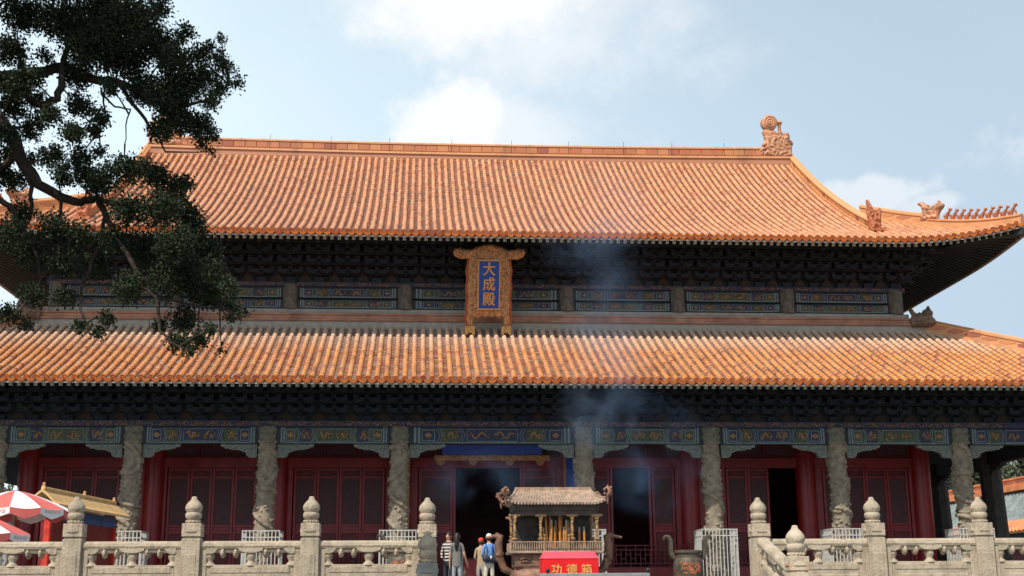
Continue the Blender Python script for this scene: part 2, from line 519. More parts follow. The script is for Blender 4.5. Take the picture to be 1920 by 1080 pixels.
TR, TL = .088, .325            # radius of a round tile, its visible length
ARC = [math.pi*(1-k/5) for k in range(6)]
def tube_tile(mb, pts_fn, r, tone, pale, n_arc=ARC, ring=.36):
    """round tile between two frames: lip and body"""
    (p0, x0, y0, n0), (p1, x1, y1, n1) = pts_fn
    vs = []
    pm_, xm_, nm_ = p0.lerp(p1, .34), x0, n0
    for (p, x, n, rr) in ((p0, x0, n0, r*.72), (p0, x0, n0, r*1.04), (pm_, xm_, nm_, r*1.02), (p1, x1, n1, r*.90)):
        for a in n_arc: vs.append(p+x*(math.cos(a)*rr)+n*(math.sin(a)*rr))
    k = len(n_arc)
    mb.add(vs, [(i, i+1, k+i+1, k+i) for i in range(k-1)], 0, tone, min(1, pale+.72))
    b0 = len(mb.v)-len(vs)
    for q, pl_ in ((1, min(1, pale+ring)), (2, pale)):
        for i in range(k-1):
            mb.f.append((b0+q*k+i, b0+q*k+i+1, b0+(q+1)*k+i+1, b0+(q+1)*k+i)); mb.m.append(0); mb.t.append(tone); mb.p.append(pl_)
def pan_tile(mb, f0, f1, w, tone, pale):
    (p0, x0, y0, n0), (p1, x1, y1, n1) = f0, f1
    vs = []
    for (p, x, n, dz) in ((p0, x0, n0, -.02), (p0, x0, n0, .022), (p1, x1, n1, .0)):
        for a, q in ((-1, .03), (-.4, -.012), (.4, -.012), (1, .03)):
            vs.append(p+x*(a*w)+n*(q+dz))
    mb.add(vs, [(i, i+1, 5+i, 4+i) for i in range(3)], 0, tone, min(1, pale+.2))
    mb.add(vs[4:], [(i, i+1, 5+i, 4+i) for i in range(3)], 0, tone, pale)

# local meshes for the single pieces: x across, y up the slope, z away from the roof
def local_frames(L):
    e = (Vector((1, 0, 0)), Vector((0, 1, 0)), Vector((0, 0, 1)))
    return ((Vector((0, 0, 0)),)+e, (Vector((0, L, 0)),)+e)
def single_tile(matl, pale):
    mb = MB(); tube_tile(mb, local_frames(TL), TR, 0., pale)
    return mb.mesh('roof_tile', matl, smooth=50, attrs=True)
def eave_tile_mesh(matl, dmat):
    mb = MB(); tube_tile(mb, local_frames(TL), TR, 0., .0)
    mb.m = [0]*len(mb.f)
    # round end disc with rim and boss
    for r, y, mi in ((.098, -.012, 1),):
        n = 14
        ring = [(.098, .012), (.098, -.022), (.076, -.022), (.070, -.012), (.035, -.012), (.025, -.024)]
        vs, fs = [], []
        for rr, yy in ring:
            for k in range(n):
                a = 2*math.pi*k/n
                vs.append((rr*math.cos(a), yy, .012+rr*math.sin(a)))
        for i in range(len(ring)-1):
            for k in range(n): fs.append((i*n+k, i*n+(k+1) % n, (i+1)*n+(k+1) % n, (i+1)*n+k))
        fs.append(tuple((len(ring)-1)*n+k for k in range(n)))
        fs.append(tuple(range(n)))
        mb.add(vs, fs, 1, .0, .0)
    return mb.mesh('eave_tile', [matl, dmat], smooth=40, attrs=True)
def drip_tile_mesh(dmat):
    mb = MB()
    out = [(-.135, .05), (-.10, .012), (-.05, -.004), (.05, -.004), (.10, .012), (.135, .05), (.125, -.03), (.095, -.075), (.05, -.098), (0, -.128), (-.05, -.098), (-.095, -.075), (-.125, -.03)]
    mb.prism(out, (0, -.03, .0), (1, 0, 0), (0, .12, 1), .018)
    return mb.mesh('drip_tile', dmat, attrs=True)
TILE_LO, TILE_UP = single_tile(M_TILE_LO, 0.), single_tile(M_TILE_UP, .1)
EAVE_LO, EAVE_UP = eave_tile_mesh(M_TILE_LO, M_DISC), eave_tile_mesh(M_TILE_UP, M_DISC)
DRIP = drip_tile_mesh(M_DISC)

def fmat(f, dz=0.):
    p, x, y, n = f
    mm = Matrix((x, y, n)).transposed().to_4x4()
    mm.translation = p+n*dz
    return mm
def seen_u(u, lo): return (-17.9 < u < 18.9) if lo else (-21 < u < 21)

def tile_slope(sl, tops, pitch, tmat, name, parent, single=None, eave=None, lo=True, dust=False, limit=0, field_only=False):
    mb, mp, me_ = MB(), MB(), MB()
    n = int(sl.W/pitch)
    left = limit
    rows = sorted(range(-n, n+1), key=lambda i: abs(i*pitch-.5))
    # choose which tiles are single pieces: lowest courses first, centre outwards
    chosen = set()
    if single:
        for course in (1, 2, 3):
            for i in rows:
                if left <= 0: break
                if seen_u(i*pitch, lo): chosen.add((i, course)); left -= 1
    for i in range(-n, n+1):
        u = i*pitch
        tmax = tops(u)
        ntile = int(tmax/TL*1.0)+1
        if tmax < .25: continue
        fr = [sl.frame(u, min(j*TL*.93, tmax)) for j in range(ntile+2)]
        vis = (not field_only) and eave is not None and seen_u(u, lo)
        fade = random.uniform(-.04, .04)
        for j in range(ntile+1):
            if j*TL*.93 >= tmax-.02: break
            tone = random.random()
            ft = j*TL*.93/6.3
            pale = 0.
            if dust: pale = max(0, min(.85, (ft-.50+fade)*1.9)) + random.uniform(0, .08)
            else: pale = random.uniform(.0, .16)
            f0, f1 = fr[j], fr[j+1]
            jx, jz = random.gauss(0, .006), random.gauss(0, .004)
            f0 = (f0[0]+f0[3]*(.03+jz)+f0[1]*jx,)+f0[1:]
            f1 = (f1[0]+f1[3]*(.03+jz)+f1[1]*(jx+random.gauss(0, .004)),)+f1[1:]
            if j == 0 and vis:
                link('eave_tile', eave, parent, fmat(f0))
            elif (i, j) in chosen:
                link('roof_tile', single, parent, fmat(f0))
            else:
                tube_tile(mb, (f0, f1), TR, tone, pale, ring=.36 if dust else .15)
                if j == 0:
                    p, x, y, nn = f0
                    k = 10
                    me_.add([p+x*(math.cos(a)*.098)+nn*(math.sin(a)*.098+.012)-y*.015 for a in [2*math.pi*q/k for q in range(k)]], [tuple(range(k))], 0, tone, 0)
        # pan tiles in the channel to the right of the row
        um = u+pitch/2
        tm = min(tops(um), tmax) if abs(um) > abs(u) else tops(um)
        if tm > .1:
            frm = [sl.frame(um, min(j*TL*.75, tm)) for j in range(int(tm/(TL*.75))+2)]
            for j in range(len(frm)-1):
                if j*TL*.75 >= tm-.01: break
                ft = j*TL*.75/6.3
                pl = max(random.uniform(0, .7)**1.5, min(.8, (ft-.5)*1.9)) if dust else random.uniform(0, .25)
                pan_tile(mp, frm[j], frm[j+1], pitch*.5, random.random(), pl)
            if vis: link('drip_tile', DRIP, parent, fmat(frm[0]))
            elif not field_only: me_.add([frm[0][0]+frm[0][1]*a+frm[0][3]*c_-frm[0][2]*.03 for a, c_ in ((-.135, .04), (-.1, -.07), (0, -.13), (.1, -.07), (.135, .04))], [(0, 1, 2, 3, 4)], 0, .3, 0)
    stuff(mb.build('round_tiles' if True else name, tmat, parent, smooth=50, attrs=True))
    stuff(mp.build('pan_tiles', M_PAN, parent, attrs=True))
    if me_.v: stuff(me_.build('eave_tile_ends', M_DISC, parent, attrs=True))

def sheet(mb, sl, tops, du, dz, mi=0, t0=.0, n_t=10, tcap=99):
    us = []
    u = -sl.W
    while u < sl.W+1e-6:
        us.append(min(u, sl.W)); u += du
    g = []
    for u in us:
        tm = min(tcap, max(tops(u), t0+.01))
        g.append([sl.P(u, t0+(tm-t0)*j/n_t, dz) for j in range(n_t+1)])
    vs = [p for r_ in g for p in r_]
    k = n_t+1
    mb.add(vs, [(i*k+j, (i+1)*k+j, (i+1)*k+j+1, i*k+j+1) for i in range(len(us)-1) for j in range(n_t)], mi)

# roof bodies: boarding under the tiles, with soffit
lower_roof = None
def roof_body(name, slopes):
    mb = MB()
    for sl, tops in slopes:
        sheet(mb, sl, tops, .4, -.05, 0, .02)
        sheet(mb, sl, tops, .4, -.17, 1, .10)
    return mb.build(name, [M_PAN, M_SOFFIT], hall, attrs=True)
lower_roof = roof_body('lower_roof', [(lo_f, top_lo), (lo_s[1], top_lo_side), (lo_s[-1], top_lo_side), (lo_b, top_lo)])
upper_roof = roof_body('upper_roof', [(up_f, top_up), (up_s[1], top_up_side), (up_s[-1], top_up_side), (up_b, top_up)])
# round_tile budget: 300 single tiles on the lower roof
tile_slope(lo_f, top_lo, .315, M_TILE_LO, 'x', lower_roof, TILE_LO, EAVE_LO, True, True, 300)
tile_slope(up_f, top_up, .300, M_TILE_UP, 'x', upper_roof, None, EAVE_UP, False, False, 0)
for sg in (-1, 1):
    tile_slope(up_s[sg], top_up_side, .300, M_TILE_UP, 'x', upper_roof)
    tile_slope(lo_s[sg], top_lo_side, .315, M_TILE_LO, 'x', lower_roof, dust=True)

# rafters: squared, with pale painted ends
def rafter_mesh(L):
    mb = MB()
    mb.box((0, L/2, -.07), (.125, L, .13), 0)
    mb.m[2] = 1
    # the end face looks down the eave
    return mb.mesh('rafter', [M_RAFTER, M_RAFTEND])
RAFT = rafter_mesh(1.9)
def rafters(sl, W, pitch, parent, single_fn):
    mbj = MB()
    n = int((W-.15)/pitch)
    for i in range(-n, n+1):
        u = i*pitch
        f = sl.frame(u, .17)
        e = max(0., (abs(u)-(W-4.2))/4.2)
        f = (f[0], f[1], f[2], f[3])
        mm = fmat(f, -.185)
        if e > 0:
            ang = math.copysign(e*R(40), u)
            mm = mm @ Matrix.Rotation(ang, 4, 'Z')
        if single_fn(u):
            link('rafter', RAFT, parent, mm)
        else:
            bx = [mm @ Vector(v.co) for v in RAFT.vertices]
            mbj.add(bx, [tuple(p.vertices) for p in RAFT.polygons], 0)
            for q, p in enumerate(RAFT.polygons): mbj.m[len(mbj.m)-len(RAFT.polygons)+q] = p.material_index
    if mbj.v: stuff(mbj.build('side_rafters', [M_RAFTER, M_RAFTEND], parent))
rafters(lo_f, LOW, .272, lower_roof, lambda u: -17.7 < u < 18.7)
rafters(up_f, UPW, .272, upper_roof, lambda u: True)
for sg in (-1, 1):
    rafters(up_s[sg], YC-UPY, .272, upper_roof, lambda u: False)
    rafters(lo_s[sg], YC-LOY, .272, lower_roof, lambda u: False)
# boards on the eave edge above the rafter ends
for sl, W, par in ((lo_f, LOW, lower_roof), (up_f, UPW, upper_roof), (up_s[1], YC-UPY, upper_roof), (up_s[-1], YC-UPY, upper_roof)):
    mb = MB()
    us = np.linspace(-W, W, 90)
    pr = [(.03, -.175), (.03, -.10), (.12, -.10), (.12, -.175)]
    vs = [sl.P(u, t, dz) for u in us for t, dz in pr]
    fs = [(i*4+j, i*4+(j+1) % 4, (i+1)*4+(j+1) % 4, (i+1)*4+j) for i in range(len(us)-1) for j in range(4)]
    mb.add(vs, fs)
    mb.build('eave_board', M_EAVEBOARD, par)
# corner beams below the four front hips
for sg in (-1, 1):
    for sl, W, par, tf in ((up_f, UPW, upper_roof, 1.), (lo_f, LOW, lower_roof, LTM)):
        mb = MB()
        for a, c in ((.0, 1.7), (1.7, 3.4)):
            mb.bar(sl.P(sg*(W-a-.08), (a+.08)*tf, -.36), sl.P(sg*(W-c), c*tf, -.36), .24, .30, 0)
        mb.build('corner_beam', M_RAFTER, par, bevel=.02)

# ------------------------------------------------------------------ ridges
RP = [(-.17, -.25), (.17, -.25), (.17, .10), (.13, .12), (.13, .34), (.17, .36), (.17, .42), (.09, .47), (.05, .53), (-.05, .53), (-.09, .47), (-.17, .42), (-.17, .36), (-.13, .34), (-.13, .12), (-.17, .10)]
def ridge_z(x): return 20.92+.13*(abs(x)/15.6)**2
mb = MB()
xs = np.linspace(-15.58, 15.58, 41)
for zlo, zhi, hw in ((-.45, .06, .22), (.06, .16, .28), (.16, .53, .20), (.53, .60, .27)):
    vs = []
    for x in xs:
        for a, z in ((-hw, zlo), (hw, zlo), (hw, zhi), (-hw, zhi)): vs.append((x, YC+a, ridge_z(x)+z))
    fs = [(i*4+j, i*4+(j+1) % 4, (i+1)*4+(j+1) % 4, (i+1)*4+j) for i in range(len(xs)-1) for j in range(4)]
    mb.add(vs, fs+[(0, 1, 2, 3), tuple(len(vs)-4+q for q in range(4))], 0, random.random(), .2)
vs = []
main_ridge = mb.build('main_ridge', M_RIDGE, hall, attrs=True)
# facing panels and cap tiles of the ridge, one by one
pm = MB(); pm.box((0, 0, 0), (.515, .05, .30)); pm = pm.mesh('ridge_panel', M_RIDGE_PANEL, attrs=True, bevel=.012)
cm = MB(); tube_tile(cm, ((Vector((-.27, 0, 0)), Vector((0, -1, 0)), Vector((1, 0, 0)), Vector((0, 0, 1))), (Vector((.27, 0, 0)), Vector((0, -1, 0)), Vector((1, 0, 0)), Vector((0, 0, 1)))), .12, .2, .25)
cm = cm.mesh('cap_tile', M_RIDGE, smooth=50, attrs=True)
for i in range(-28, 29):
    x = i*.54
    link('ridge_panel', pm, main_ridge, T(x, YC-.215, ridge_z(x)+.36))
    link('cap_tile', cm, main_ridge, T(x, YC, ridge_z(x)+.60))
# lightning rods along the ridge
for x in (-12.9, -9.9, -7.0, -4.2, -1.2, 1.7, 4.5, 7.2, 9.6, 12.2):
    q = MB(); q.tube([(x, YC-.24, ridge_z(x)+.15), (x, YC-.26, ridge_z(x)+.70), (x+.03, YC-.2, ridge_z(x)+.86)], .010, 5)
    q.build('lightning_rod', M_DARK, main_ridge)

gp = {}
for sg in (-1, 1):
    ts = np.linspace(11.75, 1.95, 24)
    mb = MB(); mb.sweep([up_f.P(sg*XG, t, .05) for t in ts], RP, 0)
    mb.t = [.3]*len(mb.f); mb.p = [.15]*len(mb.f)
    gr = mb.build('gable_ridge', M_RIDGE, hall, attrs=True)
    # panels along both faces of the gable ridge
    for t in np.arange(2.3, 11.6, .50):
        p, x, y, n = up_f.frame(sg*XG, t)
        q = MB()
        y2 = Vector((0, y.y, y.z))
        z2 = Vector((0, 0, 1))
        for f_ in (-1, 1):
            c = p+Vector((f_*.135, 0, .05+.23))
            q.add([c+Vector((dx, 0, 0))+y2*a+z2*h for dx in (-.015, .015) for a, h in ((-.22, -.09), (.22, -.09), (.22, .09), (-.22, .09))],
                  [(0, 1, 2, 3), (4, 5, 6, 7), (0, 1, 5, 4), (1, 2, 6, 5), (2, 3, 7, 6), (3, 0, 4, 7)])
        q.build('ridge_panel', M_RIDGE_PANEL, gr, attrs=True)
    # hip ridge of the upper roof
    us = np.linspace(XG+.55, UPW-.15, 16)
    mb = MB(); mb.sweep([up_f.P(sg*u, UPW-u, .05 if u < 18.3 else .0) for u in us if u < 18.45], RP, 0)
    mb.t = [.35]*len(mb.f); mb.p = [.1]*len(mb.f)
    low = [(a, c*.62) for a, c in RP]
    m2 = MB(); m2.sweep([up_f.P(sg*u, UPW-u, .05) for u in np.linspace(18.2, UPW-.1, 10)], low, 0)
    mb.add(m2.v, m2.f, 0, .5, .1)
    hr = mb.build('hip_ridge', M_RIDGE, hall, attrs=True)
    gp[sg] = (gr, hr)
    for u in np.arange(XG+.9, 18.3, .5):
        p = up_f.P(sg*u, UPW-u, .05)
        q = MB(); q.box((0, 0, 0), (.66, .285, .19)); q = q.mesh('ridge_panel', M_RIDGE_PANEL, attrs=True, bevel=.012)
        link('ridge_panel', q, hr, T(p.x, p.y, p.z+.24, -sg*R(45)))
    # hip ridge of the lower roof
    ul = LOW-7.35
    mb = MB(); mb.sweep([lo_f.P(sg*u, (LOW-u)*LTM, .05) for u in np.linspace(ul-.1, LOW-.2, 20)], RP, 0)
    mb.t = [.3]*len(mb.f); mb.p = [.15]*len(mb.f)
    lh = mb.build('hip_ridge', M_RIDGE, hall, attrs=True)
    for u in np.arange(ul+.35, LOW-2.2, .5):
        p = lo_f.P(sg*u, (LOW-u)*LTM, .05)
        q = MB(); q.box((0, 0, 0), (.60, .285, .19)); q = q.mesh('ridge_panel', M_RIDGE_PANEL, attrs=True, bevel=.012)
        link('ridge_panel', q, lh, T(p.x, p.y, p.z+.24, -sg*math.atan2(6.3, 7.35)))

# ridge beasts -------------------------------------------------------
def chiwen():
    mb = MB()
    # outline of the great ridge dragon, metres, x outwards from the hall's middle
    body = [(-.95, .02), (-1.0, .30), (-.86, .42), (-.70, .38), (-.62, .62), (-.78, .66), (-.72, .82), (-.60, .92), (-.66, 1.15), (-.72, 1.38), (-.62, 1.52),
            (-.30, 1.50), (-.18, 1.46), (-.02, 1.40), (.10, 1.44), (.25, 1.40), (.28, 1.18), (.36, 1.36), (.58, 1.36), (.64, 1.18), (.62, 1.0), (.72, .94), (.80, .80), (.72, .66), (.70, .30), (.72, .02)]
    carve(mb, body, .036, .17, .11, 4.2, 2.3, edge=.14)
    # curled tail: a disc with raised spiral
    mb.lathe([(.36, -.20), (.40, -.15), (.40, .15), (.36, .20)], 28, (0, 0, 0))
    nv = 28*4
    for q in range(len(mb.v)-nv, len(mb.v)):
        x, y, z = mb.v[q]
        mb.v[q] = (x-.36, z, y+1.86)
    sp = [(-.36+.33*(1-k/40)*math.cos(k*.42), -.20, 1.86+.33*(1-k/40)*math.sin(k*.42)) for k in range(38)]
    mb.tube(sp, [.035]*38, 6)
    mb.tube([(x, .20, z) for x, y, z in sp], [.035]*38, 6)
    # sword hilt
    mb.lathe([(.09, 0), (.075, .30), (.10, .42), (.15, .46), (.15, .54), (.05, .60)], 12, (.16, 0, 1.40))
    # scrolls, snout, scales and mane standing out of both faces
    for s_ in (-1, 1):
        y = s_*.20
        mb.blob((-.30, y*1.1, .62), (.10, .06, .10), seed=s_, amp=.2)
        mb.tube([(-.95, y*.8, .30), (-.8, y, .45), (-.6, y, .48), (-.5, y, .7), (-.55, y, .95), (-.45, y, 1.2)], [.05, .07, .06, .06, .05, .04], 6)
        mb.tube([(.7, y, .1), (.45, y, .3), (.3, y, .65), (.4, y, 1.0)], [.05, .06, .06, .04], 6)
        mb.tube([(-.1, y, .1), (.05, y, .4), (-.05, y, .75), (.1, y, 1.1)], [.05, .06, .06, .04], 6)
    return mb.mesh('ridge_dragon', M_BEAST, smooth=75)
CHI = chiwen()
for sg in (-1, 1):
    mm = T(sg*14.95, YC-.05, ridge_z(15)+.10)
    if sg < 0: mm = mm @ Matrix.Scale(-1, 4, (1, 0, 0))
    o = link('ridge_dragon', CHI, hall, mm)

def beast(kind):
    """upright horned beast head that closes a sloping ridge"""
    mb = MB()
    if kind == 0:
        mb.box((0, 0, .06), (.62, .62, .12))
        prof = [(-.26, .1), (.26, .1), (.24, .35), (.26, .62), (.30, .95), (.24, 1.06), (.18, .92), (.06, .86), (-.02, .94), (-.10, 1.12), (-.20, 1.34), (-.28, 1.38), (-.26, 1.1), (-.30, .8), (-.24, .5)]
        carve(mb, prof, .03, .15, .09, 6.5, 1.1, edge=.10)
    else:
        prof = [(-.42, -.05), (.34, -.05), (.38, .15), (.46, .30), (.58, .40), (.64, .52), (.50, .62), (.42, .76), (.34, .62), (.18, .60), (.04, .52), (-.02, .64), (-.14, .70), (-.26, .80), (-.40, .84), (-.46, .76), (-.34, .62), (-.30, .45), (-.40, .2)]
        carve(mb, prof, .03, .13, .08, 6.5, 4.1, edge=.10)
    return mb.mesh('ridge_beast', M_BEAST_RED if kind == 0 else M_BEAST, smooth=50)
B0, B1 = beast(0), beast(1)
def figure(k):
    mb = MB()
    rs = random.Random(k)
    mb.tube([(-.10, 0, .0), (-.09, 0, .16), (.0, 0, .30), (.06, 0, .38)], [.06, .085, .065, .05], 8)
    mb.tube([(.09, .03, 0), (.06, .03, .2)], [.03, .04], 6)
    mb.tube([(.09, -.03, 0), (.06, -.03, .2)], [.03, .04], 6)
    mb.blob((.10, 0, .42), (.085, .055, .06), seed=k, amp=.4, nu=8, nv=6)
    mb.tube([(-.14, 0, .05), (-.2, 0, .18), (-.17, 0, .28+.04*rs.random())], [.025, .03, .012], 6)
    mb.tube([(.05, 0, .44), (.02, 0, .52)], [.025, .01], 5)
    return mb.mesh('ridge_figure', M_BEAST_RED, smooth=50)
FIG = [figure(k) for k in range(4)]
for sg in (-1, 1):
    gr, hr = gp[sg]
    p = up_f.P(sg*XG, 1.75, .0)
    mm = T(p.x, p.y, p.z-.02)
    if sg < 0: mm = mm @ Matrix.Scale(-1, 4, (1, 0, 0))
    link('ridge_beast', B0, hall, mm)
    p = up_f.P(sg*18.25, UPW-18.25, .32)
    mm = T(p.x, p.y, p.z, R(-45) if sg > 0 else R(-135))
    link('ridge_beast', B1, hall, mm)
    for k in range(10):
        u = 18.78+k*.192
        p = up_f.P(sg*u, UPW-u, .05+.53*.62-.02)
        link('ridge_figure', FIG[k % 4], hr, T(p.x, p.y, p.z, R(-45) if sg > 0 else R(-135), .92+.1*random.random()))
    # small dragon where the lower hip meets the corner of the upper storey
    q = MB()
    carve(q, [(-.45, -.1), (.60, -.1), (.55, .15), (.42, .30), (.46, .50), (.36, .60), (.30, .76), (.20, .64), (.08, .56), (.0, .44), (-.12, .48), (-.20, .40), (-.34, .52), (-.44, .70), (-.52, .58), (-.40, .35), (-.5, .15)], .03, .16, .14, 4.6, 3.3, edge=.16)
    q = q.mesh('corner_dragon', mat('corner_dragon_glaze', (.17, .115, .08), .6, .35, 5, bump=.6, bscale=20), smooth=75)
    link('corner_dragon', q, hall, T(sg*17.75, 3.2, 10.88) if sg > 0 else T(sg*17.75, 3.2, 10.88) @ Matrix.Scale(-1, 4, (1, 0, 0)))

# ------------------------------------------------------------------ upper storey wall
UWY = 3.6
UCX = [3.24+4.53*k for k in range(4)]
UCX = [-x for x in reversed(UCX)]+UCX
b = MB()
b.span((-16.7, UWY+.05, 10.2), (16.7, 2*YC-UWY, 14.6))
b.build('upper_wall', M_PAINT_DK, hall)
b = MB()
b.span((-18.1, 3.32, 10.3), (18.1, 3.74, 10.84), 0)
b.build('roof_top_course', M_PLASTER, hall, bevel=.02)
b = MB()
for (z0, z1, yy) in ((10.82, 10.90, 3.22), (10.90, 11.05, 3.29), (11.05, 11.13, 3.24)):
    b.span((-17.95, yy, z0), (17.95, 3.9, z1), 0)
b.t = [.3, .7, .5]*6
eb = b.build('wall_ridge', mat('wall_ridge_glaze', (.36, .17, .105), .6, .3, 1.5, dirt=(.40, .32, .26), dirt_amt=.8, dirt_scale=1.2), hall, bevel=.012)
b = MB()
b.span((-17.3, 3.42, 11.13), (17.3, 3.95, 11.33))
b.build('plaster_band', M_PLASTER, hall, bevel=.015)

PAINT = [M_GREEN, M_BLUE, M_PALE, M_GOLD, M_PAINT_DK]
def quad(mb, x0, x1, z0, z1, Y, mi): mb.add([(x0, Y, z0), (x1, Y, z0), (x1, Y, z1), (x0, Y, z1)], [(0, 1, 2, 3)], mi)
def chevron(mb, x, dx, z0, z1, Y, w, mi):
    zm = (z0+z1)/2
    zz = [z0, z0+(z1-z0)*.22, zm-(z1-z0)*.06, zm+(z1-z0)*.06, z1-(z1-z0)*.22, z1]
    xo = [x, x+dx*.55, x+dx, x+dx, x+dx*.55, x]
    vs = [(a, Y, z) for a, z in zip(xo, zz)]+[(a+w, Y, z) for a, z in zip(xo, zz)]
    mb.add(vs, [(i, i+1, 7+i, 6+i) for i in range(5)], mi)
def squiggle(mb, x0, x1, z0, z1, Y, seed, w=.022, flip=1):
    rs = random.Random(seed)
    n = 22
    pts = []
    zm, am = (z0+z1)/2, (z1-z0)*.30
    for k in range(n+1):
        q = k/n
        pts.append((x0+(x1-x0)*q, zm+am*math.sin(q*9.5+rs.random()*.3+seed)*(1-.45*q)))
    vs = []
    for k, (x, z) in enumerate(pts):
        a = pts[min(k+1, n)]; c = pts[max(k-1, 0)]
        dx, dz = a[0]-c[0], a[1]-c[1]
        l = math.hypot(dx, dz) or 1
        ww = w*(.5+1.0*math.sin(math.pi*min(1, k/n*.9+.1)))
        vs += [(x-dz/l*ww, Y, z+dx/l*ww), (x+dz/l*ww, Y, z-dx/l*ww)]
    mb.add(vs, [(2*k, 2*k+1, 2*k+3, 2*k+2) for k in range(n)], 3)
    for k in range(9):
        x = x0+(x1-x0)*rs.random(); z = zm+(z1-z0)*.36*(2*rs.random()-1); s_ = .012+.022*rs.random()
        mb.add([(x-s_*1.5, Y, z), (x, Y, z-s_), (x+s_*1.5, Y, z), (x, Y, z+s_)], [(0, 1, 2, 3)], 3)
    hx = x1 if flip > 0 else x0
    for k in range(5):
        x = hx+.10*(rs.random()-.5); z = zm+.12*(rs.random()-.5); s_ = .03
        mb.add([(x-s_, Y, z), (x, Y, z-s_), (x+s_, Y, z), (x, Y, z+s_)], [(0, 1, 2, 3)], 3)
def painted(mb, x0, x1, z0, z1, Y, scheme, seed):
    A, B = (0, 1) if scheme else (1, 0)
    W = x1-x0
    h = z1-z0
    L = lambda q: x0+W*q
    e = .004
    quad(mb, x0, x1, z0, z1, Y, A)
    for zz0, zz1 in ((z0, z0+.035), (z1-.035, z1)): quad(mb, x0, x1, zz0, zz1, Y-e, 2 if zz0 == z0 else 4)
    for s_ in (0, 1):
        X = (lambda q: L(q)) if s_ == 0 else (lambda q: L(1-q))
        for a, c, mi in ((.0, .022, 4), (.022, .036, 2), (.036, .046, 1), (.046, .060, 2)):
            quad(mb, min(X(a), X(c)), max(X(a), X(c)), z0, z1, Y-2*e, mi)
        a, c = X(.070), X(.150)
        quad(mb, min(a, c), max(a, c), z0+h*.14, z1-h*.14, Y-2*e, 2)
        quad(mb, min(a, c)+.025, max(a, c)-.025, z0+h*.19, z1-h*.19, Y-3*e, A)
        xm = (a+c)/2; r_ = h*.2
        mb.add([(xm-r_*1.2, Y-4*e, (z0+z1)/2), (xm, Y-4*e, z0+h*.32), (xm+r_*1.2, Y-4*e, (z0+z1)/2), (xm, Y-4*e, z1-h*.32)], [(0, 1, 2, 3)], 3)
        sg = 1 if s_ == 0 else -1
        # inner coloured panel between two chevrons
        a, c = X(.185), X(.295)
        quad(mb, min(a, c), max(a, c), z0+.035, z1-.035, Y-2*e, B)
        squiggle(mb, min(a, c)+.1, max(a, c)-.04, z0+.05, z1-.05, Y-4*e, seed+s_, .018)
        for q in (.160, .176, .295, .311):
            chevron(mb, X(q)-(.0 if sg > 0 else .022), sg*W*.018, z0+.03, z1-.03, Y-3*e, .022, 2)
    a, c = L(.345), L(.655)
    quad(mb, a, c, z0+h*.10, z1-h*.10, Y-2*e, 2)
    quad(mb, a+.02, c-.02, z0+h*.14, z1-h*.14, Y-3*e, A if not scheme else A)
    xm = (a+c)/2
    squiggle(mb, a+.10, xm-.12, z0+.06, z1-.06, Y-4*e, seed+5, .02, 1)
    squiggle(mb, xm+.12, c-.10, z0+.06, z1-.06, Y-4*e, seed+9, .02, -1)

# upper beams and columns
for i, x in enumerate(UCX):
    q = MB()
    q.lathe([(.30, 0), (.30, 1.0)], 20, (0, 0, 0))
    o = link('upper_column', q.mesh('upper_column', mat('upper_column_paint', (.11, .10, .085), .75, .4, 5.0, dirt=(.30, .17, .07), dirt_amt=.6, dirt_scale=6), smooth=40), hall, T(x, UWY-.02, 11.32))
for i in range(7):
    x0, x1 = UCX[i]+.29, UCX[i+1]-.29
    q = MB()
    q.span((x0, 3.52, 11.80), (x1, 3.9, 12.24), 4)
    q.span((x0, 3.50, 11.37), (x1, 3.9, 11.72), 4)
    painted(q, x0, x1, 11.81, 12.20, 3.512, i % 2, i*3)
    painted(q, x0, x1, 11.39, 11.70, 3.492, (i+1) % 2, i*5+1)
    q.build('painted_beam', PAINT, hall)
b = MB()
b.span((-17.2, 3.40, 12.24), (17.2, 3.95, 12.42), 0)
for k in range(44):
    x = -16.8+k*.775
    squiggle(b, x, x+.6, 12.26, 12.40, 3.396, k, .014)
b.build('plate_beam', [M_BLUE, M_BLUE, M_PALE, mat('faded_gilding', (.20, .095, .035), .6, .3, 12)], hall)

# ------------------------------------------------------------------ bracket sets
def bracket(tiers, sy, sz):
    mb = MB()
    mb.box((0, 0, .10), (.36, .36, .20), 1)
    for i in range(tiers):
        z = .26+i*sz
        out = (i+1)*sy
        # forward arm with beaked end
        mb.span((-.065, -out, z), (.065, .25, z+.17), 0)
        mb.prism([(0, .17), (-.30, -.02), (-.34, -.10), (-.22, -.07), (0, -.0)], (0, -out, z), (0, 1, 0), (0, 0, 1), .12, 0)
        for j in range(i+2):
            y = -j*sy
            ln = .96 if (i-j) % 2 else .66
            mb.prism([(-ln/2, .17), (-ln/2, .07), (-ln/2+.13, .01), (ln/2-.13, .01), (ln/2, .07), (ln/2, .17)], (0, y, z+.015), (1, 0, 0), (0, 0, 1), .11, (i+j) % 2)
            for s_ in (-1, 0, 1):
                mb.box((s_*(ln/2-.07), y, z+.235), (.15, .15, .09), 1-(i+j) % 2)
    return mb.mesh('bracket_set', [M_BRK_G, M_BRK_B], bevel=0)
BR_LO, BR_UP = bracket(3, .44, .31), bracket(4, .46, .33)
flame = MB(); flame.prism([(-.30, 0), (.30, 0), (.24, .12), (.10, .30), (0, .46), (-.10, .30), (-.24, .12)], (0, 0, 0), (1, 0, 0), (0, 0, 1), .03)
FLM = flame.mesh('bracket_board', M_FLAME)
FCX = [.981*(3.384+4.78*k) for k in range(5)]
FCX = [-x for x in reversed(FCX)]+FCX
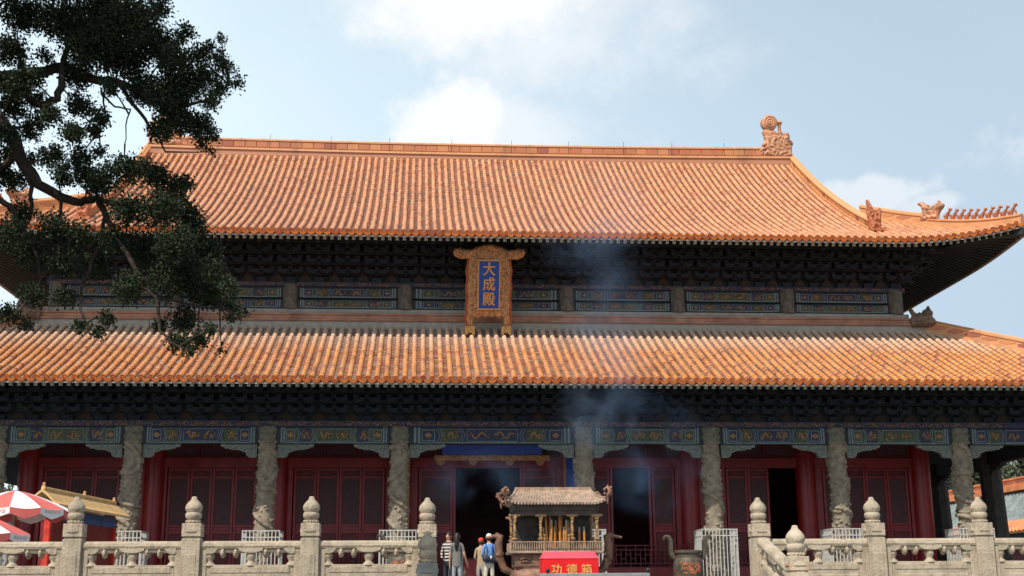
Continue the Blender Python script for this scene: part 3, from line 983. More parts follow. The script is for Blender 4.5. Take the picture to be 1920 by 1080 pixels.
def bracket_row(xs_cols, per, Y, z, me, cen):
    xs_ = []
    for i in range(len(xs_cols)-1):
        n = per if abs(xs_cols[i]+xs_cols[i+1]) > .1 else cen
        for k in range(n): xs_.append(xs_cols[i]+(xs_cols[i+1]-xs_cols[i])*k/n)
    xs_.append(xs_cols[-1])
    for k, x in enumerate(xs_):
        link('bracket_set', me, hall, T(x, Y, z))
        if k: link('bracket_board', FLM, hall, T((x+xs_[k-1])/2, Y-.02, z+.01))
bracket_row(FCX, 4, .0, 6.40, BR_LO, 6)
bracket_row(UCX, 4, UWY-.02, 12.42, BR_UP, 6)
for sg in (-1, 1):
    for k in range(4):
        link('bracket_set', BR_UP, hall, T(sg*16.9, UWY+1.2*(k+1), 12.42, sg*math.pi/2))
        link('bracket_set', BR_LO, hall, T(sg*22.0, 1.2*(k+1), 6.40, sg*math.pi/2))
    link('bracket_set', BR_UP, hall, T(sg*16.9, UWY, 12.42, sg*math.pi/4))
b = MB()
for i in range(4): b.span((-17.2-.4*i, UWY-.46*(i+1)-.05, 12.42+.62+i*.33), (17.2+.4*i, UWY-.46*(i+1)+.05, 12.42+.74+i*.33))
b.build('bracket_tie', M_BRK_B, hall)
b = MB()
for i in range(3): b.span((-22.2-.4*i, -.44*(i+1)-.05, 6.4+.60+i*.31), (22.2+.4*i, -.44*(i+1)+.05, 6.4+.72+i*.31))
b.build('bracket_tie', M_BRK_B, hall)
b = MB()
b.span((-22.3, .03, 6.40), (22.3, .12, 8.4)); 
b.build('bracket_backing', M_PAINT_DK, hall)

# ------------------------------------------------------------------ front colonnade
def carved_column(seed):
    """stone shaft with two coiling dragons among clouds, in high relief"""
    nA, nZ, H, r0 = 88, 230, 6.0, .312
    rs_ = np.random.default_rng(int(seed*10))
    Rm = .38
    A, Z = np.meshgrid(np.arange(nA)*2*math.pi/nA, np.linspace(0, H, nZ+1))
    U = A*Rm
    per = 2*math.pi*Rm
    def dist(pu, pz):
        d = np.full(A.shape, 9.); s = np.zeros(A.shape)
        for k in range(len(pu)):
            du = (U-pu[k]+per/2) % per-per/2
            q = np.hypot(du, Z-pz[k])
            m_ = q < d
            d[m_] = q[m_]; s[m_] = k
        return d, s
    h = np.zeros(A.shape)
    # rolling clouds
    for k in range(330):
        u, z, r_ = rs_.uniform(0, per), rs_.uniform(.2, 5.35), rs_.uniform(.03, .095)
        du = (U-u+per/2) % per-per/2
        q = np.hypot(du, (Z-z)*1.25)/r_
        h = np.maximum(h, np.where(q < 1, rs_.uniform(.035, .08)*np.clip(1-q*q, 0, 1)**.35*(1-.5*(np.abs(q-.55) < .14)), 0))
    # dragons: broad bodies in open loops
    for (z0, z1, ph, sg) in ((5.35, 3.05, seed*1.7, 1), (.75, 3.0, seed*1.7+2.4, -1)):
        tt_ = np.linspace(0, 1, 110)
        pz = z0+(z1-z0)*tt_+.20*np.sin(tt_*12.5+seed)*np.sign(z1-z0)
        pu = Rm*(ph+sg*(2.2*np.sin(tt_*7.4)+2.6*tt_))
        d, s = dist(pu, pz)
        w = .112*(1-.55*np.abs(s/110-.35))
        q = d/w
        body = np.where(q < 1, .112*np.clip(1-q*q, 0, 1)**.4*(.90+.12*np.sin(s*1.9)), 0)
        h = np.where((q >= 1) & (q < 1.28), np.minimum(h, .004), h)
        h = np.maximum(h, body)
        for f_ in (.22, .45, .7):           # legs and claws
            i = int(f_*109)
            lu = pu[i]+np.linspace(0, .26, 16)*(1 if i % 2 else -1)
            lz = pz[i]+.12*np.sin(np.linspace(0, 3.4, 16))
            d, s = dist(lu, lz)
            q = d/.05
            h = np.maximum(h, np.where(q < 1, .085*np.sqrt(np.clip(1-q*q, 0, 1)), 0))
        d, s = dist(np.array([pu[0]]), np.array([pz[0]]))
        h = np.maximum(h, np.where(d < .19, .13*np.sqrt(np.clip(1-(d/.19)**2, 0, 1))*(1+.3*np.sin(U*60)*np.sin(Z*55)), 0))
    # flaming pearl between the dragons
    d, s = dist(np.array([Rm*(seed*2+4.2)]), np.array([3.0]))
    h = np.maximum(h, np.where(d < .08, .11*np.sqrt(np.clip(1-(d/.08)**2, 0, 1)), 0))
    # wave-beaten rocks at the foot
    rk = .10*np.abs(np.sin(U*7+np.sin(Z*4)*1.5))*np.clip((.75-Z)*2.2, 0, 1)
    h = np.maximum(h, rk)
    cap = Z > 5.42
    h = np.where(cap, .05+.05*np.abs(np.sin(A*5+Z*9))*np.abs(np.sin(Z*13)), h)
    r = r0+h
    V = np.stack([np.cos(A)*r, np.sin(A)*r, Z], axis=-1).reshape(-1, 3)
    V[:, :2] += rs_.normal(size=(len(V), 2))*.0025
    vs = [tuple(v) for v in V]
    fs = [(j*nA+k, j*nA+(k+1) % nA, (j+1)*nA+(k+1) % nA, (j+1)*nA+k) for j in range(nZ) for k in range(nA)]
    mb = MB(); mb.add(vs, fs)
    for q, f in enumerate(mb.f):
        if f[0]//nA > nZ*.905: mb.m[q] = 1
    return mb.mesh('dragon_column', [M_COLUMN, M_COLTOP], smooth=45)
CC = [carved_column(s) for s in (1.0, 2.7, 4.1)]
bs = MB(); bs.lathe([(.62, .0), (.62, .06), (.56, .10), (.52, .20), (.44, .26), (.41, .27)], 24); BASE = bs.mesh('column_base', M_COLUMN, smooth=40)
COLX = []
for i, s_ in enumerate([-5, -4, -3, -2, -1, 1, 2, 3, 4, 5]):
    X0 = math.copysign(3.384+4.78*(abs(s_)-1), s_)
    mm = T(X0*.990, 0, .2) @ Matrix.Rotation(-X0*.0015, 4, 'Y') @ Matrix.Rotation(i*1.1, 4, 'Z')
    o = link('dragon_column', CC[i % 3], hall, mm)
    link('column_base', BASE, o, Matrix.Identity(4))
    COLX.append(X0)
for i in range(9):
    x0, x1 = FCX[i], FCX[i+1]
    q = MB()
    q.span((x0+.0, -.22, 5.60), (x1-.0, .22, 6.19), 4)
    painted(q, x0+.37, x1-.37, 5.61, 6.18, -.226, i % 2, i*7)
    q.build('painted_beam', PAINT, hall)
b = MB()
b.span((-22.4, -.32, 6.19), (22.4, .32, 6.40), 1)
for k in range(70):
    x = -18.2+k*.535
    squiggle(b, x, x+.42, 6.20, 6.39, -.325, k, .016)
b.build('plate_beam', [M_BLUE, M_BLUE, M_PALE, mat('faded_gilding', (.20, .095, .035), .6, .3, 12)], hall)
# sparrow braces under the beams
brp = [(0, 0), (1.30, 0), (1.26, -.10), (1.02, -.14), (.95, -.20), (.62, -.22), (.50, -.27), (.38, -.32), (.36, -.42), (.28, -.48), (.0, -.48)]
sb = MB(); sb.prism(brp, (0, 0, 0), (1, 0, 0), (0, 0, 1), .20)
for k in range(26):
    sb.blob((random.uniform(.1, 1.1), -.10, random.uniform(-.18, -.03)), (.07, .03, .05), seed=k, nu=7, nv=5)
for k in range(8):
    sb.blob((random.uniform(.06, .3), -.10, random.uniform(-.42, -.2)), (.07, .03, .05), seed=k+40, nu=7, nv=5)
SBM = sb.mesh('sparrow_brace', M_BRACE, smooth=50)
for i, x in enumerate(FCX):
    for sg in (-1, 1):
        if i == 0 and sg < 0 or i == 9 and sg > 0: continue
        mm = T(x*1.002+sg*.36, 0, 5.595)
        if sg < 0: mm = mm @ Matrix.Scale(-1, 4, (1, 0, 0))
        link('sparrow_brace', SBM, hall, mm)

# side galleries: plain octagonal columns
oc = MB(); oc.lathe([(.62, 0), (.62, .12), (.52, .22), (.48, .24), (.45, 5.4), (.45, 6.0)], 8); OCT = oc.mesh('octagonal_column', M_OCT)
ob = MB(); ob.prism([(-1.5, 0), (1.5, 0), (1.3, -.14), (.95, -.20), (.6, -.28), (.42, -.5), (-.42, -.5), (-.6, -.28), (-.95, -.20), (-1.3, -.14)], (0, 0, 5.6), (0, 1, 0), (0, 0, 1), .22); OBR = ob.mesh('column_brace', M_OCT)
for sg in (-1, 1):
    for yy in (2.6, 7.8, 13.5, 19.2, 24.4):
        o = link('octagonal_column', OCT, hall, T(sg*22.3, yy, .2) @ Matrix.Rotation(-sg*.034, 4, 'Y') @ Matrix.Rotation(R(22.5), 4, 'Z'))
        link('column_brace', OBR, hall, T(sg*22.07, yy, .0))
    q = MB(); q.span((sg*22.07-.2, .3, 5.60), (sg*22.07+.2, 24.8, 6.40)); q.build('side_beam', M_PAINT_DK, hall)
    q = MB(); q.span((sg*22.07-.05, .3, 6.4), (sg*22.07+.05, 24.8, 8.4)); q.build('bracket_backing', M_PAINT_DK, hall)

# ------------------------------------------------------------------ inner wall with doors
IY = 3.93
ICX = [.983*(3.384+4.78*k) for k in range(4)]
ICX = [-x for x in reversed(ICX)]+ICX
rc = MB(); rc.lathe([(.56, 0), (.56, .10), (.50, .16), (.43, .26), (.40, .28), (.39, 6.6)], 28); RCM = rc.mesh('red_column', M_RED_COL, smooth=40)
for x in ICX: link('red_column', RCM, hall, T(x, IY, .2))
b = MB()
b.span((-17.4, 4.3, .2), (-17.2, 20.8, 10.3)); b.span((17.2, 4.3, .2), (17.4, 20.8, 10.3)); b.span((-17.2, 20.6, .2), (17.2, 20.8, 10.3))
b.build('hall_wall', M_RED, hall)
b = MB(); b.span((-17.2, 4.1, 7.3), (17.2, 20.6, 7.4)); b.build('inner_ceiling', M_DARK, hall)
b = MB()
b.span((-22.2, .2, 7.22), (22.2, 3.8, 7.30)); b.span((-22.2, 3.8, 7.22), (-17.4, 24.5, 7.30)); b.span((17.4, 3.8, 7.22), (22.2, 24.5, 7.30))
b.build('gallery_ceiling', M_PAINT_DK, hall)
b = MB(); b.span((-17.4, 4.0, 6.55), (17.4, 4.2, 10.4)); b.build('inner_wall_top', M_RED_DARK, hall)

# lattice: fine pattern cut into a board
lat = bpy.data.materials.new('lattice_screen')
lat.use_nodes = True
t = lat.node_tree
p = t.nodes['Principled BSDF']
co = N(t, 'ShaderNodeTexCoord').outputs['Object']
mx = None
for ang in (0, 60, 120):
    v = vdot(t, co, (math.cos(R(ang))*1., 0, math.sin(R(ang))*1.))
    s_ = math_node(t, 'ABSOLUTE', math_node(t, 'SINE', math_node(t, 'MULTIPLY', v, math.pi/.085)))
    mx = s_ if mx is None else math_node(t, 'MAXIMUM', mx, s_)
hole = smooth(t, mx, .90, .99)
t.links.new(mixc(t, hole, (.026, .014, .018), (.15, .046, .048)), p.inputs['Base Color'])
p.inputs['Roughness'].default_value = .55
bb = N(t, 'ShaderNodeBump', i_Strength=.8, i_Distance=.02)
t.links.new(hole, bb.inputs['Height']); t.links.new(bb.outputs[0], p.inputs['Normal'])

def door_leaf(x0, x1, z0=.45, z1=5.11, Y=IY-.02, rz=0., hinge=0):
    w, h = x1-x0, z1-z0
    root = MB()
    st = .095
    root.span((-w/2, -.05, 0), (-w/2+st, .05, h)); root.span((w/2-st, -.05, 0), (w/2, .05, h))
    zs = [0, 1.95-z0+.45-.0, 2.30, 2.52-.0, h-.37, h-.11]
    rails = [(.0, .12), (2.22-.05, 2.30), (2.42, 2.52), (h-.40, h-.30), (h-.10, h)]
    for a, c in rails: root.span((-w/2+st, -.045, a), (w/2-st, .045, c))
    # gilt bead along the stiles
    leaf = root.build('door_leaf', M_RED, hall, bevel=.008)
    leaf.location = ((x0+x1)/2, Y, z0)
    if rz:
        leaf.rotation_euler = (0, 0, rz)
        hx = x0 if hinge < 0 else x1
        leaf.location = (hx-hinge*math.cos(rz)*w/2, Y-hinge*math.sin(rz)*w/2, z0)
    q = MB(); q.span((-w/2+st, -.01, 2.52), (w/2-st, .02, h-.40)); q.build('lattice', lat, leaf)
    for a, c in ((.12, 2.17), (2.30, 2.42), (h-.30, h-.10)):
        q = MB(); q.span((-w/2+st, -.005, a), (w/2-st, .02, c))
        i_ = .05
        if c-a > .15: q.span((-w/2+st+i_, -.022, a+i_), (w/2-st-i_, -.005, c-i_))
        q.build('panel', M_RED_DARK if c-a > .15 else M_RED, leaf, bevel=.006)
    return leaf

leaf_sets = {
    0: [(-16.85, -14.02, 3)], 1: [(-12.2, -8.85, 4)], 2: [(-7.43, -3.93, 4)],
    3: [(-2.63, -1.30, 1), (1.42, 2.72, 1)], 4: [(4.15, 4.85, 1), (6.52, 7.42, 1)], 5: [(9.49, 11.22, 2)], 6: [(13.4, 16.88, 4)]}
for i in range(7):
    x0, x1 = ICX[i]+.36, ICX[i+1]-.36
    q = MB()
    q.span((x0, IY-.12, 5.12), (x1, IY+.12, 5.52)); q.build('door_lintel', M_RED, hall, bevel=.01)
    q = MB(); q.span((x0, IY-.14, 6.02), (x1, IY+.14, 6.55)); q.build('upper_rail', M_RED_DARK, hall, bevel=.01)
    n = 3
    for k in range(n):
        a, c = x0+(x1-x0)*k/n, x0+(x1-x0)*(k+1)/n
        q = MB()
        q.span((a+.01, IY-.05, 5.53), (a+.10, IY+.05, 6.01)); q.span((c-.10, IY-.05, 5.53), (c-.01, IY+.05, 6.01))
        q.span((a+.10, IY-.05, 5.53), (c-.10, IY+.05, 5.60)); q.span((a+.10, IY-.05, 5.94), (c-.10, IY+.05, 6.01))
        tr = q.build('transom', M_RED_DARK, hall)
        q = MB(); q.span((a+.10, IY-.01, 5.60), (c-.10, IY+.02, 5.94)); q.build('lattice', lat, tr)
    lo, hi = min(s_[0] for s_ in leaf_sets[i]), max(s_[1] for s_ in leaf_sets[i])
    if i == 5: hi = 12.32
    q = MB()
    q.span((x0-.02, IY-.09, .2), (lo-.03, IY+.09, 5.12)); q.build('door_frame', M_RED, hall, bevel=.01)
    q = MB(); q.span((hi+.03, IY-.09, .2), (x1+.02, IY+.09, 5.12)); q.build('door_frame', M_RED, hall, bevel=.01)
    q = MB(); q.span((x0, IY-.11, .2), (x1, IY+.11, .43)); q.build('door_sill', M_RED, hall, bevel=.01)
    for (a, c, n) in leaf_sets[i]:
        for k in range(n):
            w = (c-a)/n
            door_leaf(a+w*k+.008, a+w*(k+1)-.008)
    # gold bead between leaf group and opening
    if i == 3:
        for xx in (-1.24, 1.36):
            q = MB(); q.span((xx-.045, IY-.08, .43), (xx+.045, IY+.08, 5.12)); q.build('door_post', M_RED, hall)
    if i == 4:
        for xx in (4.92, 6.43):
            q = MB(); q.span((xx-.045, IY-.08, .43), (xx+.045, IY+.08, 5.12)); q.build('door_post', M_RED, hall)
# ------------------------------------------------------------------ lettering
def text_mesh(name, body, size, matl, parent, mtx, thick=.012, bold=.0):
    cu = bpy.data.curves.new(name, 'FONT')
    cu.body = body
    cu.size = size
    cu.align_x, cu.align_y = 'CENTER', 'CENTER'
    cu.extrude = thick
    tmp = bpy.data.objects.new(name, cu)
    COL.objects.link(tmp)
    bpy.context.view_layer.update()
    me = bpy.data.meshes.new_from_object(tmp.evaluated_get(bpy.context.evaluated_depsgraph_get()))
    bpy.data.objects.remove(tmp)
    if bold:                                   # thicken the strokes like a broad brush
        v0 = [tuple(v.co) for v in me.vertices]; f0 = [tuple(p_.vertices) for p_ in me.polygons]
        V, F_ = [], []
        for k_, (dx, dy) in enumerate([(0, 0), (1, 0), (-1, 0), (0, .7), (0, -.7), (.7, .5), (-.7, -.5)]):
            o_ = len(V)
            V += [(x+dx*bold, y+dy*bold, z+k_*.0012) for x, y, z in v0]
            F_ += [tuple(o_+i for i in f) for f in f0]
        me = bpy.data.meshes.new(name); me.from_pydata(V, [], F_)
    me.materials.clear()
    me.materials.append(matl)
    return link(name, me, parent, mtx)

M_PLAQUE_BLUE = mat('plaque_blue', (.014, .062, .30), .5, .15, 6.0)
M_GILT_CARVED = mat('carved_gilt', (.44, .23, .10), .5, .35, 12.0, bump=.5, bscale=24, metal=.15, dirt=(.07, .028, .014), dirt_amt=.95, dirt_scale=9)  # dirt tone stands for shade in pierced carving, painted into the gilt
M_GILT_TEXT = mat('gilt_letter', (.60, .30, .10), .45, .15, 8.0, metal=.2)
M_REDEDGE = mat('plaque_red_edge', (.34, .07, .02), .5, .2, 5)

# ------------------------------------------------------------------ the name board under the upper eave
pl = thing('name_board', 'tall carved gilt name board with blue panel under the upper eave', 'name board', (0, 2.42, 10.16))
TILT = Matrix.Rotation(R(18.5), 4, 'X') @ Matrix.Diagonal((.97, 1.03, 1.075, 1))
def plbuild(mb, name, mats, parent=pl, bevel=0., smooth=False):
    o = mb.build(name, mats, parent, smooth=smooth, bevel=bevel)
    if parent is pl: o.matrix_basis = TILT
    return o
q = MB()
outl = [(0, .66), (-.12, .60), (-.26, .66), (-.42, .58), (-.54, .64), (-.60, .60), (-.60, .30), (-.86, .30), (-.90, .62), (-.84, .74), (-.88, 1.05), (-.84, 1.32), (-.88, 1.66), (-.84, 2.0), (-.88, 2.3), (-.82, 2.55), (-.80, 2.72),
        (-1.15, 2.72), (-1.36, 2.80), (-1.46, 2.96), (-1.38, 3.10), (-1.15, 3.12), (-.95, 3.07), (-.72, 3.06), (-.52, 3.16), (-.30, 3.22), (0, 3.28)]
outl = outl+[(-x, z) for x, z in reversed(outl[1:-1])]
carve(q, outl, .032, .055, .10, 5.6, 5.5, edge=.06)
plbuild(q, 'carved_frame', M_GILT_CARVED, smooth=80)
q = MB()
for s_ in (-1, 1):
    pts = [(s_*(abs(x)+.02), -.02, z) for x, z in outl[7:17]]
    q.tube(pts, .05, 6)
plbuild(q, 'red_rim', M_REDEDGE)
q = MB(); q.span((-.40, -.175, .95), (.40, -.05, 2.66)); plbuild(q, 'blue_panel', M_PLAQUE_BLUE)
q = MB()
for a, c in (((-.45, .90), (-.40, 2.71)), ((.40, .90), (.45, 2.71)), ((-.40, .90), (.40, .95)), ((-.40, 2.66), (.40, 2.71))): q.span((a[0], -.195, a[1]), (c[0], -.05, c[1]))
plbuild(q, 'panel_border', M_GILT_TEXT)
for s_ in (-1, 1):
    q = MB()
    q.prism([(-.20, 0), (-.20, .32), (.20, .32), (.20, 0), (.10, 0), (.08, .08), (-.08, .08), (-.10, 0)], (s_*.73, -.02, -.02), (1, 0, 0), (0, 0, 1), .22)
    q.span((s_*.73-.15, -.08, .28), (s_*.73+.15, .06, .34))
    plbuild(q, 'foot', mat('brass_foot', (.34, .20, .075), .5, .25, 8.0, metal=.3), bevel=.012)
for ch, z in (('大', 2.34), ('成', 1.80), ('殿', 1.26)):
    text_mesh('character', ch, .52, M_GILT_TEXT, pl, TILT @ Matrix.Translation((0, -.18, z)) @ Matrix.Rotation(R(90), 4, 'X'), .012, .012)

# inner board over the middle door
ib = thing('inner_board', 'bright blue horizontal board with gilt frame above the middle doorway', 'board', (0.15, 2.55, 5.36))
TL2 = Matrix.Rotation(R(20), 4, 'X')
q = MB(); q.span((-1.9, -.06, .14), (1.9, .06, 1.25)); o = q.build('blue_panel', mat('inner_blue', (.02, .07, .42), .45, .1, 4), ib); o.matrix_basis = TL2
q = MB(); q.span((-2.2, -.10, -.06), (2.2, .05, .14))
rs = random.Random(5)
for k in range(90): q.blob((rs.uniform(-2.15, 2.15), -.10, rs.uniform(-.03, .11)), (.07, .03, .04), seed=k, amp=.6, nu=6, nv=5)
o = q.build('gilt_frame', M_GILT_CARVED, ib, smooth=60); o.matrix_basis = TL2
for x in (-1.95, -.72, .68, 1.85):
    q = MB(); q.prism([(-.17, 0), (.17, 0), (.13, -.14), (.05, -.20), (-.05, -.20), (-.13, -.14)], (x, 0, -.07), (1, 0, 0), (0, 0, 1), .10)
    o = q.build('hanger', M_GOLDDULL, ib, bevel=.01); o.matrix_basis = TL2
for sg, lab in ((1, 'blue couplet board with gilt edges on the red column right of the middle bay'), (-1, 'blue couplet board with gilt edges on the red column left of the middle bay')):
    cb = thing('couplet_board', lab, 'board', (sg*3.30, IY-.46, 2.2), 0, 'couplet boards on the inner columns')
    q = MB(); q.span((-.22, -.04, 0), (.22, .02, 3.4)); q.build('blue_panel', mat('couplet_blue', (.02, .06, .36), .5, .15, 5), cb)
    q = MB()
    for s_ in (-1, 1): q.span((s_*.27-.05, -.06, -.02), (s_*.27+.05, .0, 3.42))
    for k in range(24): q.blob(((-1)**k*.24, -.05, .1+k*.14), (.05, .03, .06), seed=k, nu=6, nv=5)
    q.build('gilt_edge', M_GOLDDULL, cb)

# ------------------------------------------------------------------ white cages round the dragon columns
M_WHITE_BAR = mat('white_painted_iron', (.47, .455, .42), .6, .2, 9.0, dirt=(.42, .38, .33), dirt_amt=.5)
barm = MB(); barm.box((0, 0, 1.17), (.030, .030, 2.34)); BARM = barm.mesh('bar', M_WHITE_BAR)
railm = MB(); railm.box((0, 0, 0), (1.30, .034, .034)); RAILM = railm.mesh('rail', M_WHITE_BAR)
names = ['far left, cut by the edge of the picture', 'first to the right of the red display board', 'second to the right of the red display board', 'left of the middle doorway, beside the striped shirt',
         'behind the incense burner', 'behind the bronze cauldron on the right', 'left of the second right balustrade post', 'nearest the dark side columns at the right']
def cage(X, lab):
    cg = thing('column_cage', 'white iron cage round the dragon column '+lab, 'cage', (X, 0, .2), 0, 'white cages round the column feet')
    for s4 in range(4):
        rm = Matrix.Rotation(s4*math.pi/2, 4, 'Z')
        for k in range(11):
            x = -.635+k*.127
            if k == 10: continue
            link('bar', BARM, cg, rm @ Matrix.Translation((x, -.635, 0)))
        for z in (.12, 2.10, 2.32): link('rail', RAILM, cg, rm @ Matrix.Translation((0, -.635, z)))
for i, lab in zip(range(1, 9), names): cage(COLX[i]*.988, lab)

# dark red railing inside the colonnade, before the doors
M_RAILRED = mat('railing_red', (.135, .014, .016), .5, .2, 4.0)
def railing(x0, x1, lab):
    rl = thing('wooden_railing', lab, 'railing', ((x0+x1)/2, 3.20, .2), 0, 'red railings before the doors')
    w = x1-x0
    q = MB(); q.span((-w/2, -.03, 0), (w/2, .03, 1.06)); q.build('board', M_RED, rl)
    q = MB()
    for z in (1.08, 1.22, 1.74, 1.90): q.span((-w/2, -.03, z-.02), (w/2, .03, z+.02))
    n = int(w/.18)
    for k in range(n+1):
        x = -w/2+w*k/n
        q.span((x-.016, -.024, 1.10), (x+.016, .024, 1.20)) if k % 2 else q.span((x-.016, -.024, 1.76), (x+.016, .024, 1.88))
        q.span((x-.016, -.024, 1.24), (x+.016, .024, 1.72))
        if k < n:
            z = 1.40 if k % 2 else 1.56
            q.span((x+.018, -.02, z-.016), (x+w/n-.018, .02, z+.016))
    q.build('lattice_bars', M_RAILRED, rl)
    for s_ in (-1, 1):
        q = MB(); q.span((s_*w/2-.05, -.05, 0), (s_*w/2+.05, .05, 2.0)); q.build('post', M_RAILRED, rl, bevel=.008)
railing(-3.0, -1.9, 'red lattice railing across the closed leaf left of the middle doorway')
railing(3.8, 7.75, 'red lattice railing across the smoky doorway right of the burner')
railing(8.45, 12.4, 'red lattice railing before the half open door right of the cauldron')
railing(-7.6, -3.75, 'red lattice railing before the closed doors left of the middle bay')

# ------------------------------------------------------------------ stone balustrades
PW = .24
finial_prof = [(.100, 0), (.105, .012), (.105, .035), (.082, .045), (.085, .052), (.112, .075), (.120, .105), (.117, .135), (.100, .150), (.104, .158), (.122, .190), (.126, .220), (.112, .258), (.080, .295), (.050, .322), (.040, .345), (.036, .362), (.020, .368)]
fn = MB(); fn.lathe(finial_prof, 24, flute=12, famp=.018)
for k in range(14):
    a = 2*math.pi*k/14
    fn.blob((.104*math.cos(a), .104*math.sin(a), .026), (.018, .018, .020), seed=k, nu=6, nv=4)
def post_mesh(h, matl):
    mb = MB()
    mb.box((0, 0, (h-.20)/2), (PW, PW, h-.20))
    mb.box((0, 0, h-.19), (PW-.03, PW-.03, .03))
    mb.box((0, 0, h-.09), (PW+.006, PW+.006, .17))
    for s_, ax in ((-1, 'y'), (1, 'y'), (-1, 'x'), (1, 'x')):
        # shallow carved field on every face of the shaft and a cloud on the head block
        if ax == 'y':
            mb.box((0, s_*(PW/2+.001), (h-.34)/2), (PW-.09, .012, h-.46))
            mb.prism([(-.08, -.03), (-.05, -.005), (0, .02), (.05, -.005), (.08, -.03), (.05, -.04), (-.05, -.04)], (0, s_*(PW/2+.006), h-.08), (1, 0, 0), (0, 0, 1), .016)
        else:
            mb.box((s_*(PW/2+.001), 0, (h-.34)/2), (.012, PW-.09, h-.46))
            mb.prism([(-.08, -.03), (-.05, -.005), (0, .02), (.05, -.005), (.08, -.03), (.05, -.04), (-.05, -.04)], (s_*(PW/2+.006), 0, h-.08), (0, 1, 0), (0, 0, 1), .016)
    return mb.mesh('post', matl, bevel=.012)
FIN = {}
POSTM = {}
def post(parent, x, y, z, h, matl, key, fs=1.0, fkey=None):
    if (key, h) not in POSTM: POSTM[(key, h)] = post_mesh(h, matl)
    fkey = fkey or key
    if fkey not in FIN: FIN[fkey] = fn.mesh('finial', matl, smooth=60)
    o = link('post', POSTM[(key, h)], parent, T(x, y, z))
    link('finial', FIN[fkey], o, T(0, 0, h-.004, random.random()*6) @ Matrix.Diagonal((fs*.88, fs*.88, fs*.96, 1)))
    return o
vase_prof = [(.075, 0), (.07, .02), (.045, .045), (.04, .06), (.062, .10), (.066, .13), (.05, .165), (.032, .19), (.04, .20), (.062, .215), (.062, .235)]
def panel(parent, x0, x1, Y, z0, slope=None, matl=None, y0=0, y1=0):
    """pierced stone panel between two posts; built along local x, then placed"""
    matl = matl or M_STONE
    w = (x1-x0) if slope is None else math.hypot(y1-y0, 0)
    pn = MB()
    th = .13
    st = .085
    # frame: end stiles, lower slab with sunk fields
    pn.span((-w/2, -th/2, 0), (-w/2+st, th/2, .97)); pn.span((w/2-st, -th/2, 0), (w/2, th/2, .97))
    pn.span((-w/2+st, -th/2+.012, 0), (w/2-st, th/2-.012, .765))
    zs = [(.08, .60), (.66, .74)]
    for a, c in zs:
        k = 2 if a < .5 else 1
        for j in range(k):
            xa, xb = -w/2+st+.05+(w-2*st-.06)*j/k, -w/2+st+.01+(w-2*st-.06)*(j+1)/k
            for s_ in (-1, 1): pn.span((xa, s_*(th/2-.012)-.008, a), (xb, s_*(th/2-.012)+.008, c))
    root = None
    pieces = []
    rl = MB()
    prof = [(-.075, .0), (-.085, .03), (-.075, .065), (-.05, .095), (.05, .095), (.075, .065), (.085, .03), (.075, .0), (.05, -.01), (.055, -.035), (.045, -.055), (-.045, -.055), (-.055, -.035), (-.05, -.01)]
    k = len(prof)
    vs = [(sx*w/2, a, .975+c) for sx in (-1, 1) for a, c in prof]
    rl.add(vs, [(j, (j+1) % k, k+(j+1) % k, k+j) for j in range(k)]+[tuple(range(k)), tuple(range(k, 2*k))])
    pieces.append(('rail', rl, False))
    # cloud blocks and hanging leaves under the rail
    cl = MB()
    cl.prism([(-.16, .0), (-.14, .05), (-.08, .08), (0, .09), (.08, .08), (.14, .05), (.16, 0), (.10, -.025), (.05, -.035), (-.05, -.035), (-.10, -.025)], (0, 0, .955), (1, 0, 0), (0, 0, 1), .155)
    pieces.append(('cloud_carving', cl, 50))
    for s_ in (-1, 1):
        cl = MB()
        cl.prism([(0, .08), (.0, -.035), (.06, -.04), (.11, -.02), (.15, .03), (.14, .08)], (s_*(-w/2+st-.01), 0, .945), (s_, 0, 0), (0, 0, 1), .15)
        pieces.append(('cloud_carving', cl, 50))
        for x in (s_*.195, s_*(w/2-st-.20)):
            cl = MB()
            cl.blob((x, 0, .925), (.042, .072, .075), seed=x*3, amp=.12, nu=12, nv=8)
            cl.blob((x, -.06, .92), (.026, .03, .05), seed=x*5, amp=.2, nu=8, nv=6)
            pieces.append(('leaf_carving', cl, 50))
    for x in (0, -w/2+st+.03, w/2-st-.03):
        vz = MB(); vz.lathe(vase_prof, 16, (x, 0, .755)); pieces.append(('vase', vz, 50))
    def shear(mb):
        if slope is not None:
            mb.v = [(x, y, z+slope*x) for x, y, z in mb.v]
        return mb
    root = shear(pn).build('panel', matl, parent, bevel=.006)
    if slope is None: root.matrix_basis = T((x0+x1)/2, Y, z0)
    else: root.matrix_basis = T(x0, (y0+y1)/2, z0, math.pi/2)
    for nm, mb, sm in pieces:
        shear(mb).build(nm, matl, root, smooth=sm, bevel=0)
def base_course(parent, x0, x1, Y):
    q = MB(); q.span((x0, Y-.2, 0.0), (x1, Y+.2, .06)); q.build('base_course', M_STONE, parent, bevel=.015)
BY = -28.5
lb = thing('stone_balustrade', 'carved beige stone balustrade with bud topped posts in front of the parasols and display board', 'balustrade', (0, 0, 0), 0, 'terrace balustrades')
LX = [-2.537, -4.069, -5.601, -7.112, -8.63, -10.15]
RX = [1.947, 3.531, 5.038, 6.56, 8.08]
for k, x in enumerate(LX):
    post(lb, x, BY, .0, 1.30 if k else 1.28, M_STONE, 'a')
    if k: panel(lb, x+PW/2, LX[k-1]-PW/2, BY, .0)
base_course(lb, -10.3, -2.4, BY)
rb = thing('stone_balustrade', 'carved beige stone balustrade with bud topped posts right of the steps', 'balustrade', (0, 0, 0), 0, 'terrace balustrades')
for k, x in enumerate(RX):
    post(rb, x, BY, .0, 1.28 if k else 1.275, M_STONE, 'a')
    if k: panel(rb, RX[k-1]+PW/2, x-PW/2, BY, .0)
base_course(rb, 1.8, 8.3, BY)
